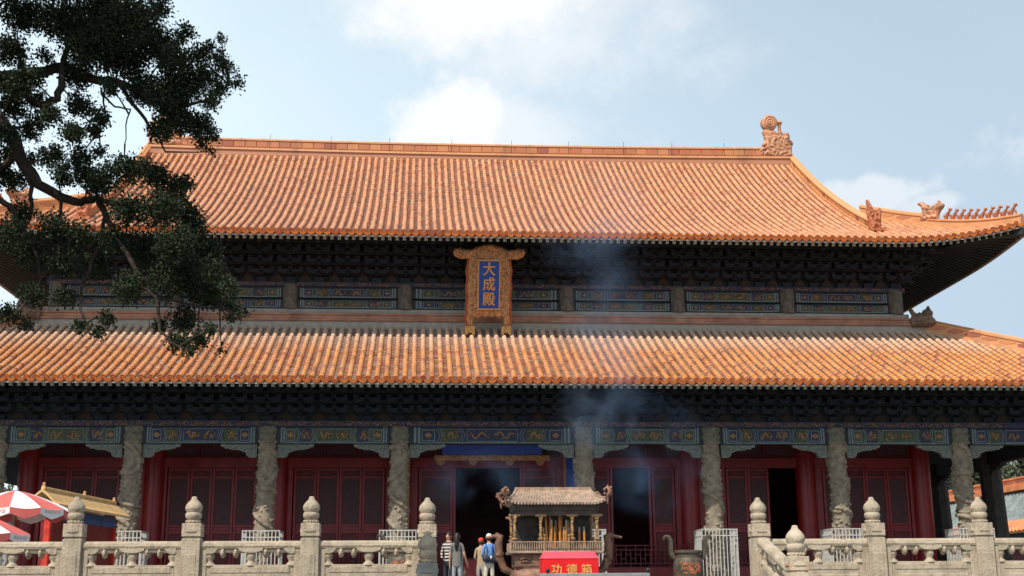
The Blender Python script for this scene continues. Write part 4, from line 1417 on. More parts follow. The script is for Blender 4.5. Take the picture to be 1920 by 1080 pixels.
SY = -30.12
for X, lab, matl, key, dz in ((-2.545, 'sloping stair balustrade with stone post greyed as in shade left of the people', M_STONE_SHADE_TINT, 'g', -.54), (1.955, 'sloping stair balustrade with rust stained post right of the steps', M_STONE_RUST, 'r', -.48)):
    st_ = thing('stair_balustrade', lab, 'balustrade', (0, 0, 0), 0, 'stair balustrades')
    post(st_, X, SY, dz, 1.28, matl, key, 1.06, None if key == 'r' else 'a')
    panel(st_, X, X, 0, -.19, slope=.30, y0=SY+PW/2, y1=BY-PW/2)
    panel(st_, X, X, 0, -.70, slope=.30, y0=SY-1.75, y1=SY-PW/2)
    q = MB(); q.prism([(0, 0), (4.2, 0), (4.2, -.12), (.1, -1.2), (0, -1.2)], (X, -32.6, -.02), (0, 1, 0), (0, 0, 1), .34)
    q.build('string_stone', M_STONE, st_, bevel=.01)
    q = MB(); q.lathe([(.30, -.07), (.32, -.04), (.32, .04), (.30, .07)], 20)
    q.v = [(z+X, x-32.2, y-.75) for x, y, z in q.v]
    q.build('drum_stone', M_STONE, st_, smooth=40)

# ------------------------------------------------------------------ incense burner
M_BRONZE = mat('burner_iron', (.19, .105, .072), .55, .4, 5.0, bump=.4, bscale=22, metal=.3, dirt=(.34, .13, .06), dirt_amt=.6, dirt_scale=5)
M_BRONZE_ROOF = mat('burner_roof', (.38, .275, .20), .5, .3, 7.0, bump=.25, bscale=26, metal=.3, dirt=(.44, .20, .11), dirt_amt=.65, dirt_scale=6)
M_BRONZE_GOLD = mat('burner_post', (.34, .20, .095), .5, .45, 16.0, bump=.7, bscale=36, metal=.3)
ibn = thing('incense_burner', 'large roofed iron incense burner with twisted posts and incense sticks', 'incense burner', (.70, -14.0, 0))
ibn.scale = (.95, 1, 1)
q = MB()
NX, NY = 26, 6
# roof: concave hipped, with ribs
ridge_h, eave_h = 2.86, 2.50
def roof_pt(s, q_):      # s -1..1 along, q_ 0 eave .. 1 ridge
    hx, hy = 1.28-(1.28-.98)*q_**.75, .78*(1-q_)+.02
    sag = .36*q_**1.5+.0
    cor = .10*max(0, abs(s)-.72)**2/.078*(1-q_)**1.5
    return hx*s, hy, eave_h+(ridge_h-eave_h)*(q_*.55+q_*q_*.45)+cor
for sg in (-1, 1):
    g = [[roof_pt(-1+2*i/60, j/NY) for j in range(NY+1)] for i in range(61)]
    vs, fs = [], []
    for i in range(61):
        for j in range(NY+1):
            x, y, z = g[i][j]
            vs.append((x, sg*y, z+(.022 if i % 2 else 0)))
    fs = [(i*(NY+1)+j, (i+1)*(NY+1)+j, (i+1)*(NY+1)+j+1, i*(NY+1)+j+1) for i in range(60) for j in range(NY)]
    q.add(vs, fs)
    vs = [(x, y, z-.045) for x, y, z in vs]
    q.add(vs, fs)
    # eave fascia with scalloped tile ends
    for i in range(30):
        x, y, z = roof_pt(-1+2*(i+.5)/30, 0)
        q.lathe([(.034, 0), (.034, .02)], 8)
        n8 = 16
        for k in range(len(q.v)-n8, len(q.v)):
            a, c, d = q.v[k]
            q.v[k] = (x+a, sg*(y+.01)+sg*d-.01*sg, z+c-.015)
for sx in (-1, 1):
    g = []
    for i in range(13):
        s_ = -1+2*i/12
        row = []
        for j in range(NY+1):
            x, y, z = roof_pt(sx, j/NY)
            row.append((x, y*s_, z-(0 if abs(s_) == 1 else .0)))
        g.append(row)
    vs = [p_ for r_ in g for p_ in r_]
    q.add(vs, [(i*(NY+1)+j, (i+1)*(NY+1)+j, (i+1)*(NY+1)+j+1, i*(NY+1)+j+1) for i in range(12) for j in range(NY)])
q.span((-1.0, -.05, 2.84), (1.0, .05, 2.93))
for sx in (-1, 1):
    for sg in (-1, 1):
        q.tube([Vector(roof_pt(sx, j/6)[:1]+(sg*roof_pt(sx, j/6)[1],)+(roof_pt(sx, j/6)[2]+.02,)) for j in range(7)], .03, 6)
q.build('roof', M_BRONZE_ROOF, ibn, smooth=35)
for sx in (-1, 1):
    for sg in (-1, 1):
        q = MB()
        x, y, z = roof_pt(sx, 0)
        q.tube([(x-.02*sx, sg*y, z), (x+.06*sx, sg*(y+.04), z+.10), (x+.10*sx, sg*(y+.05), z+.18), (x+.02*sx, sg*(y+.04), z+.26), (x-.06*sx, sg*(y+.03), z+.22)], [.035, .05, .06, .045, .015], 8)
        for k in range(7): q.blob((x+sx*random.uniform(-.06, .14), sg*(y+.04), z+random.uniform(.10, .28)), .038, seed=k, amp=.6, nu=7, nv=5)
        q.tube([(x+.04*sx, sg*(y+.04), z+.02), (x+.03*sx, sg*(y+.05), z-.06), (x+.02*sx, sg*(y+.05), z-.14)], [.015, .035, .02], 6)
        q.build('corner_dragon', M_BRONZE, ibn, smooth=60)
# entablature and brackets
q = MB()
q.span((-1.10, -.62, 2.32), (1.10, .62, 2.50))
q.span((-1.06, -.58, 2.20), (1.06, -.50, 2.33)); q.span((-1.06, .50, 2.20), (1.06, .58, 2.33))
q.build('entablature', mat('burner_dark_iron', (.085, .065, .055), .6, .3, 6, metal=.3), ibn, bevel=.01)
for sg in (-1, 1):
    for x in (-1.06, -.39, .42, 1.06):
        q = MB()
        pts = [(x, sg*.56, 1.36+k*.05) for k in range(18)]
        q.tube(pts, [.036+.010*math.sin(k*1.9) for k in range(18)], 10)
        for k in range(30):
            a = k*.75
            q.blob((x+.034*math.cos(a), sg*.56+.034*math.sin(a), 1.40+k*.028), .018, seed=k, amp=.5, nu=6, nv=4)
        q.lathe([(.075, 0), (.085, .03), (.05, .06)], 12, (x, sg*.56, 1.62))
        q.build('post', M_BRONZE_GOLD, ibn, smooth=60)
        q = MB()
        q.prism([(-.15, 0), (.15, 0), (.15, -.05), (.05, -.07), (.04, -.14), (-.04, -.14), (-.05, -.07), (-.15, -.05)], (x, sg*.56, 2.24), (1, 0, 0), (0, 0, 1), .10)
        q.build('bracket', M_BRONZE_GOLD, ibn, bevel=.008)
q = MB(); q.span((-1.02, .46, 1.40), (1.02, .49, 2.30)); q.build('back_screen', mat('soot_black', (.045, .040, .036), .8, .5, 3, dirt=(.16, .14, .12), dirt_amt=.5, dirt_scale=1.5), ibn)
# deck, railing, chest and swelling belly
q = MB()
q.span((-1.20, -.70, 1.30), (1.20, .70, 1.36)); q.build('deck', M_BRONZE_ROOF, ibn, bevel=.01)
q = MB()
for sg in (-1, 1):
    q.span((-1.17, sg*.66-.015, 1.56), (1.17, sg*.66+.015, 1.585))
    for k in range(40):
        x = -1.16+k*.0595
        q.tube([(x, sg*.66, 1.36), (x, sg*.66, 1.44), (x, sg*.66, 1.57)], [.010, .020, .010], 5)
for k in range(22):
    for sx in (-1, 1): q.tube([(sx*1.16, -.63+k*.06, 1.36), (sx*1.16, -.63+k*.06, 1.57)], .012, 5)
q.build('railing', M_BRONZE_ROOF, ibn)
for sg in (-1, 1):
    q = MB()
    for x in (-.30, .32):
        q.tube([(x, sg*.66, 1.36), (x, sg*.66, 1.70)], [.03, .02], 6)
        q.blob((x, sg*.66, 1.72), .035, seed=x, nu=7, nv=5)
    q.build('railing_post', M_BRONZE_GOLD, ibn, smooth=60)
q = MB(); q.span((-1.06, -.58, .98), (1.06, .58, 1.30)); q.build('chest', M_BRONZE, ibn, bevel=.02)
for x in (-.80, -.22, .30, .86):
    q = MB(); q.tube([(x-.10, -.59, 1.10), (x-.12, -.62, 1.16), (x, -.61, 1.20), (x+.12, -.62, 1.16), (x+.10, -.59, 1.10), (x, -.61, 1.12), (x-.10, -.59, 1.10)], .02, 6)
    q.build('scroll', M_BRONZE, ibn, smooth=60)
q = MB()
prof = [(.90, .30), (1.02, .40), (1.14, .55), (1.17, .72), (1.12, .86), (1.02, .94), (1.04, .99)]
n = 48
vs = []
for r_, z in prof:
    for k in range(n):
        a = 2*math.pi*k/n
        c, s_ = math.cos(a), math.sin(a)
        e = .42
        vs.append((r_*math.copysign(abs(c)**e, c), r_*.60*math.copysign(abs(s_)**e, s_), z))
q.add(vs, [(i*n+k, i*n+(k+1) % n, (i+1)*n+(k+1) % n, (i+1)*n+k) for i in range(len(prof)-1) for k in range(n)])
q.build('belly', M_BRONZE, ibn, smooth=50)
q = MB()
for k in range(7): q.box((-.30+random.uniform(-.12, .12), -.695, .72+random.uniform(-.1, .1)), (random.uniform(.06, .2), .02, .03), ry=random.uniform(-.6, .6))
q.build('emblem', M_GILT_TEXT, ibn)
for sx in (-1, 1):
    for sg in (-1, 1):
        q = MB(); q.tube([(sx*.85, sg*.42, .36), (sx*.95, sg*.48, .22), (sx*.9, sg*.46, .08), (sx*.98, sg*.5, .0)], [.16, .13, .10, .13], 10)
        q.build('leg', M_BRONZE, ibn, smooth=60)
for sx in (-1, 1):
    q = MB()
    q.tube([(sx*1.08, 0, .85), (sx*1.30, 0, .95), (sx*1.42, 0, 1.25), (sx*1.44, 0, 1.55), (sx*1.40, 0, 1.72), (sx*1.52, 0, 1.80)], [.08, .10, .105, .11, .10, .05], 10)
    for k in range(10): q.blob((sx*(1.41+random.uniform(-.07, .09)), random.uniform(-.09, .09), random.uniform(1.0, 1.78)), .05, seed=k*1.3, amp=.6, nu=8, nv=6)
    q.tube([(sx*1.40, 0, 1.70), (sx*1.55, -.02, 1.74), (sx*1.78, -.05, 1.69)], [.07, .05, .03], 7)
    q.build('handle', M_BRONZE, ibn, smooth=60)
# incense sticks and ash bed
q = MB(); q.span((-1.04, -.54, 1.36), (1.04, .54, 1.44)); q.build('ash_bed', mat('ash', (.22, .2, .18), .95, .3, 8), ibn)
stick_grp = 'incense sticks in the burner'
M_STICK = mat('incense_stick', (.50, .20, .045), .7, .3, 9.0)
M_STICKTIP = mat('incense_tip', (.36, .33, .30), .9, .2, 9)
sm = []
for hh in (.55, .72, .90):
    q = MB(); q.lathe([(.024, 0), (.026, hh-.12)], 8); q.lathe([(.022, hh-.12), (.020, hh-.02), (.006, hh)], 8, mi=1)
    sm.append(q.mesh('incense_stick', [M_STICK, M_STICKTIP], smooth=40))
rs = random.Random(12)
STICK_LAB = ['short brown incense stick standing in the roofed burner', 'medium tall brown incense stick standing in the roofed burner', 'tallest brown incense stick standing in the roofed burner']
xs_ = [-.27, -.20, -.13, -.08, -.01, .05, .11, .16, .20, .25, .29, .33, .37, .41, .12, -.10, .47, .60, .72, .03]
hs = [0, 2, 2, 1, 0, 1, 2, 2, 0, 1, 1, 0, 1, 0, 2, 1, 0, 0, 0, 1]
for k, (x, h_) in enumerate(zip(xs_, hs)):
    o = link('incense_stick', sm[h_], None, T(.70+x, -14.0+rs.uniform(-.42, -.05), 1.40) @ Matrix.Rotation(rs.uniform(-.03, .03), 4, 'Y') @ Matrix.Rotation(rs.uniform(-.05, .05), 4, 'X'))
    tag(o, STICK_LAB[h_], 'incense stick', stick_grp)

# ------------------------------------------------------------------ donation box
M_BOXRED = mat('donation_red', (.70, .006, .008), .5, .08, 3.0)
M_BOXGOLD = mat('donation_gold', (.72, .36, .10), .5, .1, 6.0)
db = thing('donation_box', 'bright red donation box with gold characters before the incense burner', 'donation box', (.57, -18.2, 0))
q = MB(); q.span((-.595, -.36, .0), (.595, .36, 1.07)); q.build('body', M_BOXRED, db, bevel=.015)
q = MB()
q.add([(-.61, -.375, 1.075), (.61, -.375, 1.075), (.61, .375, 1.075), (-.61, .375, 1.075), (-.545, -.12, 1.225), (.535, -.12, 1.225), (.535, .12, 1.225), (-.545, .12, 1.225)],
      [(0, 3, 2, 1), (4, 5, 6, 7), (0, 1, 5, 4), (1, 2, 6, 5), (2, 3, 7, 6), (3, 0, 4, 7)])
q.build('lid', mat('donation_lid_sky_tint', (.80, .07, .10), .55, .06, 3.0), db, bevel=.01)  # pinker than the body: sky light on the slopes put into the colour
for ch, x in (('功', -.30), ('德', .02), ('箱', .335)):
    text_mesh('character', ch, .235, M_BOXGOLD, db, Matrix.Translation((x, -.363, .835)) @ Matrix.Rotation(R(90), 4, 'X'), .004, .004)

# low barrier before the box
M_STEEL = mat('grey_steel', (.33, .33, .32), .45, .15, 6, metal=.4)
lbx = thing('low_barrier', 'low grey steel barrier with black ball topped posts before the donation box', 'barrier', (.87, -20.5, 0))
q = MB(); q.span((-1.15, -.03, .68), (1.02, .03, .745)); q.build('rail', M_STEEL, lbx, bevel=.008)
for x in (-.99, .99):
    q = MB(); q.lathe([(.09, 0), (.09, .02), (.028, .03), (.028, .76)], 12, (x, 0, 0)); q.blob((x, 0, .80), .045, amp=0, nu=12, nv=8)
    q.build('post', mat('black_paint', (.02, .02, .022), .4, .1, 5), lbx, smooth=50)

# ------------------------------------------------------------------ bronze cauldrons
M_DING = mat('cauldron_bronze', (.085, .075, .055), .6, .35, 5.0, bump=.5, bscale=24, metal=.3, dirt=(.30, .10, .04), dirt_amt=.6, dirt_scale=4.5)
def ding(loc, lab):
    d = thing('bronze_cauldron', lab, 'cauldron', loc, 0, 'bronze cauldrons on the terrace')
    d.scale = (.93, .93, .97)
    q = MB()
    prof = [(.30, .52), (.38, .60), (.41, .78), (.41, 1.05), (.405, 1.18), (.37, 1.24), (.35, 1.26), (.35, 1.36), (.39, 1.38), (.39, 1.44), (.36, 1.45), (.34, 1.36), (.30, 1.0)]
    q.lathe(prof, 40)
    q.build('bowl', M_DING, d, smooth=40)
    q = MB()
    for k in range(46):
        a = -math.pi/2+(k-23)*.030
        q.blob((.412*math.cos(a), .412*math.sin(a), .98+random.uniform(-.14, .17)), (.030, .012, random.uniform(.02, .05)), seed=k, amp=.7, nu=6, nv=4)
    q.build('relief', mat('cauldron_relief', (.34, .11, .05), .6, .4, 9, metal=.2), d)
    for sx in (-1, 1):
        q = MB()
        q.prism([(.30, 1.24), (.42, 1.20), (.50, 1.30), (.52, 1.50), (.52, 1.68), (.56, 1.76), (.64, 1.78), (.64, 1.70), (.68, 1.72), (.67, 1.82), (.58, 1.86), (.48, 1.82), (.42, 1.70), (.42, 1.45), (.38, 1.32)], (0, 0, 0), (sx, 0, 0), (0, 0, 1), .22)
        q.build('ear', M_DING, d, bevel=.02)
    for k in range(3):
        a = math.pi/2+k*2*math.pi/3
        q = MB(); q.tube([(.26*math.cos(a), .26*math.sin(a), .62), (.34*math.cos(a), .34*math.sin(a), .45), (.30*math.cos(a), .30*math.sin(a), .18), (.36*math.cos(a), .36*math.sin(a), .0)], [.12, .10, .06, .09], 10)
        q.build('leg', M_DING, d, smooth=60)
ding((4.26, -13.0, .0), 'bronze cauldron with two upright ears before the caged column on the right')
ding((-3.05, -13.0, .06), 'bronze cauldron half hidden behind the stone balustrade left of the people')

# ------------------------------------------------------------------ small fittings by the middle door
gt = thing('steel_gate', 'thin grey steel gate in the middle doorway behind the people', 'gate', (-1.25, 1.4, .2))
q = MB()
for x in (-.25, .25): q.span((x-.02, -.02, 0), (x+.02, .02, 1.85))
for z in (.2, 1.2, 1.82): q.span((-.25, -.015, z-.015), (.25, .015, z+.015))
for k in range(4): q.span((-.17+k*.11, -.01, .2), (-.155+k*.11, .01, 1.2))
q.build('frame', M_STEEL, gt)
cbn = thing('red_cabinet', 'small red cabinet in the shade of the middle doorway', 'cabinet', (-.65, 1.5, .2))
q = MB(); q.span((-.3, -.2, 0), (.3, .2, 1.35)); q.build('body', M_RED, cbn, bevel=.015)
q = MB(); q.span((-.33, -.23, 1.35), (.33, .23, 1.40)); q.build('top', M_RED_DARK, cbn, bevel=.01)
for s_ in (-1, 1):
    q = MB(); q.span((s_*.145-.13, -.215, .1), (s_*.145+.13, -.2, 1.25)); o = q.build('door', M_RED, cbn, bevel=.006)

# ------------------------------------------------------------------ kiosk and parasols on the left
M_KROOF = mat('kiosk_roof_yellow', (.66, .42, .18), .6, .12, 3.0, bump=.2, bscale=14)
M_KRED = mat('kiosk_red', (.17, .010, .009), .5, .3, 4.0, dirt=(.26, .03, .015), dirt_amt=.6, dirt_scale=6)
M_KBLUE = mat('kiosk_blue', (.03, .07, .20), .55, .3, 6.0, dirt=(.10, .16, .20), dirt_amt=.6, dirt_scale=8)
ks = thing('roofed_board', 'long red display board with yellow roof and blue frieze behind the parasols', 'display board', (-11.24, -12.26, 0), R(-5.8))
L2, WD = 2.34, .13
q = MB(); q.span((-WD+.04, -L2+.06, 0), (WD-.04, L2-.06, 2.16)); q.build('wall', M_KRED, ks)
q = MB(); q.span((-WD, -L2, 2.16), (WD, L2, 2.44)); q.build('frieze', M_KBLUE, ks, bevel=.01)
for sx in (1,):
    for y in (-L2+.05, 0, L2-.05):
        q = MB(); q.span((sx*(WD-.06)-.06, y-.06, 0), (sx*(WD-.02)+.05, y+.06, 2.16)); q.build('post', mat('kiosk_post', (.52, .035, .015), .5, .25, 6), ks, bevel=.008)
q = MB()
rp_ = [(-.44, 2.43), (-.32, 2.50), (-.15, 2.66), (0, 2.78), (.15, 2.66), (.32, 2.50), (.44, 2.43)]
k = len(rp_)
vs = [(x, sy*(L2+.25), z+dz) for sy in (-1, 1) for dz in (0, .06) for x, z in rp_]
fs = []
for i in range(k-1):
    fs += [(i, i+1, 2*k+i+1, 2*k+i), (k+i, 3*k+i, 3*k+i+1, k+i+1), (i, k+i, k+i+1, i+1), (2*k+i, 2*k+i+1, 3*k+i+1, 3*k+i)]
fs += [(0, 2*k, 3*k, k), (k-1, 2*k-1, 4*k-1, 3*k-1)]
q.add(vs, fs)
rf = q.build('roof', M_KROOF, ks)
q = MB(); q.span((-.05, -L2-.2, 2.82), (.05, L2+.2, 2.90)); q.build('ridge', M_KROOF, rf, bevel=.015)
for y in (-L2-.15, 0.2, L2+.12):
    q = MB(); q.lathe([(.04, 0), (.05, .03), (.03, .06), (.04, .08), (.02, .11)], 10, (0, y, 2.89)); q.build('finial', mat('kiosk_finial', (.52, .27, .12), .6, .2, 6), rf, smooth=50)

M_UWHITE = mat('parasol_white', (.74, .74, .74), .75, .06, 5.0, dirt=(.6, .57, .52), dirt_amt=.4)
M_URED = mat('parasol_red', (.60, .13, .11), .75, .08, 5.0)
def parasol(loc, rad, drop, n, lab, rz, h=2.28, valance=.17):
    u = thing('parasol', lab, 'parasol', loc, rz, 'red and white parasols')
    for k in range(n):
        a0, a1 = 2*math.pi*k/n, 2*math.pi*(k+1)/n
        q = MB()
        rows = 7
        vs = []
        for j in range(rows+1):
            f_ = j/rows
            z = h-drop*(f_**1.35)
            for i in range(5):
                a = a0+(a1-a0)*i/4
                pinch = 1-.035*math.sin(math.pi*i/4)*f_
                belly = -.03*math.sin(math.pi*i/4)*f_
                vs.append((rad*f_*math.cos(a)*pinch, rad*f_*math.sin(a)*pinch, z+belly))
        fs = [(j*5+i, j*5+i+1, (j+1)*5+i+1, (j+1)*5+i) for j in range(rows) for i in range(4)]
        q.add(vs, fs)
        pn_ = q.build('canopy_panel', M_UWHITE if k % 2 else M_URED, u, smooth=60)
        # hanging valance of the other colour
        q = MB()
        b0 = vs[-5:]
        lo = [(x*1.0, y*1.0, z-valance+.03*abs(i-2)) for i, (x, y, z) in enumerate(b0)]
        q.add(b0+lo, [(i, i+1, 6+i, 5+i) for i in range(4)])
        vm = M_UWHITE if not k % 2 else M_URED
        vl = q.build('valance', vm, pn_)
        if vm is M_UWHITE:
            q = MB()
            for c_ in range(5):
                f_ = .18+.14*c_
                A = Vector(b0[0]).lerp(Vector(b0[4]), f_)*1.012
                B = Vector(b0[0]).lerp(Vector(b0[4]), f_+.09)*1.012
                q.add([A-Vector((0, 0, .06)), B-Vector((0, 0, .06)), B-Vector((0, 0, .115)), A-Vector((0, 0, .115))], [(0, 1, 2, 3)])
            q.build('faded_print', mat('parasol_print', (.60, .50, .42), .8, .2, 30), pn_)
    q = MB(); q.tube([(0, 0, 0), (0, 0, h+.05)], .022, 8); q.build('pole', M_STEEL, u)
    q = MB(); q.lathe([(.05, 0), (.04, .05), (.01, .09)], 10, (0, 0, h)); q.build('cap', M_UWHITE, u, smooth=50)
    q = MB(); q.lathe([(.26, 0), (.26, .06), (.06, .10), (.05, .25)], 16); q.build('base', M_STEEL, u, smooth=40)
parasol((-10.06, -21.5, .0), 1.02, .36, 12, 'open red and white parasol with higher canopy near the display board', R(13))
parasol((-10.42, -23.0, 0), 1.12, .42, 12, 'open red and white parasol with lower canopy at the left edge', R(30), 1.84)
# ------------------------------------------------------------------ people
def skin_mesh(verts, edges, radii, root=0, sub=2):
    me = bpy.data.meshes.new('tmp')
    me.from_pydata([tuple(v) for v in verts], edges, [])
    ob = bpy.data.objects.new('tmp', me)
    COL.objects.link(ob)
    md = ob.modifiers.new('skin', 'SKIN')
    md.use_smooth_shade = True
    sv = me.skin_vertices[0].data if me.skin_vertices else None
    if sv is None:
        bm = bmesh.new(); bm.from_mesh(me); bm.verts.layers.skin.verify(); bm.to_mesh(me); bm.free()
        sv = me.skin_vertices[0].data
    for k, r_ in enumerate(radii):
        rr = r_ if isinstance(r_, tuple) else (r_, r_)
        sv[k].radius = rr
        sv[k].use_root = (k == root)
    ss = ob.modifiers.new('sub', 'SUBSURF')
    ss.levels = ss.render_levels = sub
    bpy.context.view_layer.update()
    out = bpy.data.meshes.new_from_object(ob.evaluated_get(bpy.context.evaluated_depsgraph_get()))
    bpy.data.objects.remove(ob)
    return out

M_SKIN = mat('skin', (.50, .29, .19), .55, .08, 9.0)
M_HAIR = mat('dark_hair', (.018, .014, .012), .5, .3, 40.0)
def person(loc, rz, H, label, zones, arms, stance=.10, head_turn=0., extras=None, lean=0.):
    """zones: list of (material, test(x,y,z)) in body units where the figure is 1.70 m tall, facing -y"""
    p = thing('person', label, 'person', loc, rz)
    V, E, Rr = [], [], []
    def v(x, y, z, r_):
        V.append(Vector((x, y, z))); Rr.append(r_); return len(V)-1
    pel = v(0, 0, .92, (.150, .105)); wai = v(0, 0, 1.08, (.130, .095)); che = v(0, -.005, 1.26, (.155, .105)); sho = v(0, .005, 1.40, (.130, .085)); nec = v(0, .0, 1.47, .052); 
    hb = v(0, -.012, 1.54, (.070, .080)); hm = v(0, -.012, 1.61, (.078, .095)); ht = v(0, -.005, 1.665, (.060, .072))
    E += [(pel, wai), (wai, che), (che, sho), (sho, nec), (nec, hb), (hb, hm), (hm, ht)]
    nose = v(0, -.108, 1.585, .014); E.append((hm, nose))
    for s_ in (-1, 1):
        hip = v(s_*.085, 0, .84, .088); kn = v(s_*(.085+stance*.4), -.015, .48, .060); an = v(s_*(.085+stance*.6), .02, .09, .042); to = v(s_*(.095+stance*.7), -.13, .035, .038)
        E += [(pel, hip), (hip, kn), (kn, an), (an, to)]
        a = arms[0 if s_ < 0 else 1]
        s1 = v(s_*.165, .005, 1.375, .058)
        el = v(*a[0], .042); wr = v(*a[1], .030)
        E += [(sho, s1), (s1, el), (el, wr)]
        d = (Vector(a[1])-Vector(a[0])).normalized()
        pm_ = v(*(Vector(a[1])+d*.06), (.036, .020)); E.append((wr, pm_))
        sidev = Vector((0, 1, 0))
        sidev = (sidev-d*sidev.dot(d)).normalized()
        for f_, ln in ((-.026, .075), (-.009, .088), (.009, .085), (.026, .068)):
            b1 = Vector(a[1])+d*.09+sidev*f_
            k1 = v(*b1, .010); k2 = v(*(b1+d*ln*.5+Vector((-s_*.006, 0, 0))), .009); k3 = v(*(b1+d*ln+Vector((-s_*.02, 0, 0))), .008)
            E += [(pm_, k1), (k1, k2), (k2, k3)]
        th = Vector(a[1])+d*.045-sidev*.038
        k1 = v(*th, .011); k2 = v(*(th+d*.05-sidev*.012), .009); E += [(pm_, k1), (k1, k2)]
    me = skin_mesh(V, E, Rr, pel, 2)
    mats_ = []
    for z_ in zones:
        if z_[0] not in mats_: mats_.append(z_[0])
    me.materials.clear()
    for x in mats_: me.materials.append(x)
    for pol in me.polygons:
        c = pol.center
        pol.use_smooth = True
        for mt_, fn_ in zones:
            if fn_(c.x, c.y, c.z):
                pol.material_index = mats_.index(mt_); break
    k = H/1.70
    SC = Matrix.Diagonal((k*.88, k*.90, k, 1))
    body = link('body', me, p, SC @ Matrix.Rotation(lean, 4, 'X'))
    def kid(name, mb, m_, smooth=60): 
        o = mb.build(name, m_, p, smooth=smooth); o.matrix_basis = SC @ Matrix.Rotation(lean, 4, 'X'); return o
    if extras: extras(kid)
    # facial features and ears
    q = MB()
    for s_ in (-1, 1): q.blob((s_*.030, -.102, 1.612), (.011, .006, .006), amp=0, nu=8, nv=5)
    q.box((0, -.100, 1.553), (.040, .008, .008))
    kid('face', q, M_HAIR)
    q = MB()
    for s_ in (-1, 1): q.blob((s_*.082, .0, 1.60), (.012, .022, .032), amp=.1, nu=8, nv=6)
    kid('ears', q, M_SKIN)
    return p
def hair_short(kid, m_=M_HAIR, long_=False):
    q = MB()
    q.blob((0, .020, 1.635), (.093, .105, .088), amp=.12, fr=4, nu=18, nv=12)
    if long_:
        q.tube([(0, .06, 1.66), (0, .10, 1.58), (0, .115, 1.45), (.01, .125, 1.32), (.01, .12, 1.22)], [.07, .078, .07, .055, .02], 12)
    kid('hair', q, m_)
def pp(px, Y):
    w = at(px, 1040, Y)
    return (w.x, Y, .30)
ARM_DOWN = (((-.225, .02, 1.11), (-.235, -.04, .87)), ((.225, .02, 1.11), (.235, -.04, .87)))

# 1: striped top, dark trousers, turned towards the left
stripe = bpy.data.materials.new('striped_shirt'); stripe.use_nodes = True
t = stripe.node_tree
co = N(t, 'ShaderNodeTexCoord').outputs['Object']
sv_ = math_node(t, 'SINE', math_node(t, 'MULTIPLY', vdot(t, co, (0, 0, 1)), 2*math.pi/.085))
t.links.new(mixc(t, smooth(t, sv_, -.2, .2), (.03, .028, .035), (.55, .50, .46)), t.nodes['Principled BSDF'].inputs['Base Color'])
t.nodes['Principled BSDF'].inputs['Roughness'].default_value = .85
M_NAVY = mat('navy_trousers', (.018, .022, .035), .85, .2, 12)
person(pp(841, -9.6), R(-30), 1.73, 'person in black and white striped shirt and dark trousers facing left', [
    (M_SKIN, lambda x, y, z: z > 1.445 or (abs(x) > .19 and z < 1.16)), (stripe, lambda x, y, z: z > .93), (M_NAVY, lambda x, y, z: True)],
    (((-.24, -.02, 1.13), (-.12, -.20, 1.05)), ((.225, .02, 1.11), (.10, -.18, 1.02))), .06, extras=lambda kid: hair_short(kid))
# 2: grey t-shirt, long hair, seen from the back
M_GREYT = mat('grey_tshirt', (.17, .165, .155), .9, .12, 14); M_JEANS = mat('pale_jeans', (.30, .32, .34), .9, .15, 10)
def ex2(kid):
    hair_short(kid, long_=True)
    q = MB(); q.tube([(-.225, -.02, .80), (-.24, -.02, .70)], .012, 6); q.blob((-.25, -.02, .56), (.06, .12, .15), amp=.15, nu=12, nv=8)
    kid('brown_bag', q, mat('bag_brown', (.10, .05, .035), .6, .2, 8))
    q = MB(); q.lathe([(.155, .80), (.165, .90), (.145, 1.05), (.16, 1.2)], 18, sx=1., sy=.74); kid('shirt_hem', q, M_GREYT)
person(pp(857, -10.0), R(170), 1.69, 'person in grey t-shirt with long dark hair seen from behind', [
    (M_SKIN, lambda x, y, z: z > 1.445 or (abs(x) > .185 and z < 1.20)), (M_GREYT, lambda x, y, z: z > .86), (M_JEANS, lambda x, y, z: True)],
    (((-.235, .03, 1.12), (-.30, -.10, .90)), ((.225, .02, 1.11), (.235, -.03, .87))), .05, extras=ex2)
# 3: orange cap, beige top
M_BEIGE = mat('beige_top', (.42, .31, .19), .9, .12, 10); M_GREYTR = mat('grey_trousers', (.36, .34, .31), .9, .12, 10); M_ORCAP = mat('orange_cap', (.62, .05, .02), .7, .1, 10)
def ex3(kid):
    q = MB(); q.blob((0, .005, 1.65), (.100, .112, .085), amp=.06, nu=18, nv=12); q.box((0, -.12, 1.635), (.13, .09, .012), rx=R(-12)); kid('cap', q, M_ORCAP)
    q = MB(); q.blob((0, .03, 1.58), (.088, .085, .06), amp=.1, nu=14, nv=8); kid('hair', q, M_HAIR)
person(pp(902, -9.3), R(165), 1.57, 'person in beige top with orange red cap seen from behind', [
    (M_SKIN, lambda x, y, z: z > 1.445 or (abs(x) > .20 and z < .95)), (M_BEIGE, lambda x, y, z: z > .90), (M_GREYTR, lambda x, y, z: True)], 
    (((-.225, .0, 1.12), (-.14, -.20, 1.05)), ((.225, .0, 1.12), (.14, -.20, 1.05))), .06, extras=ex3)
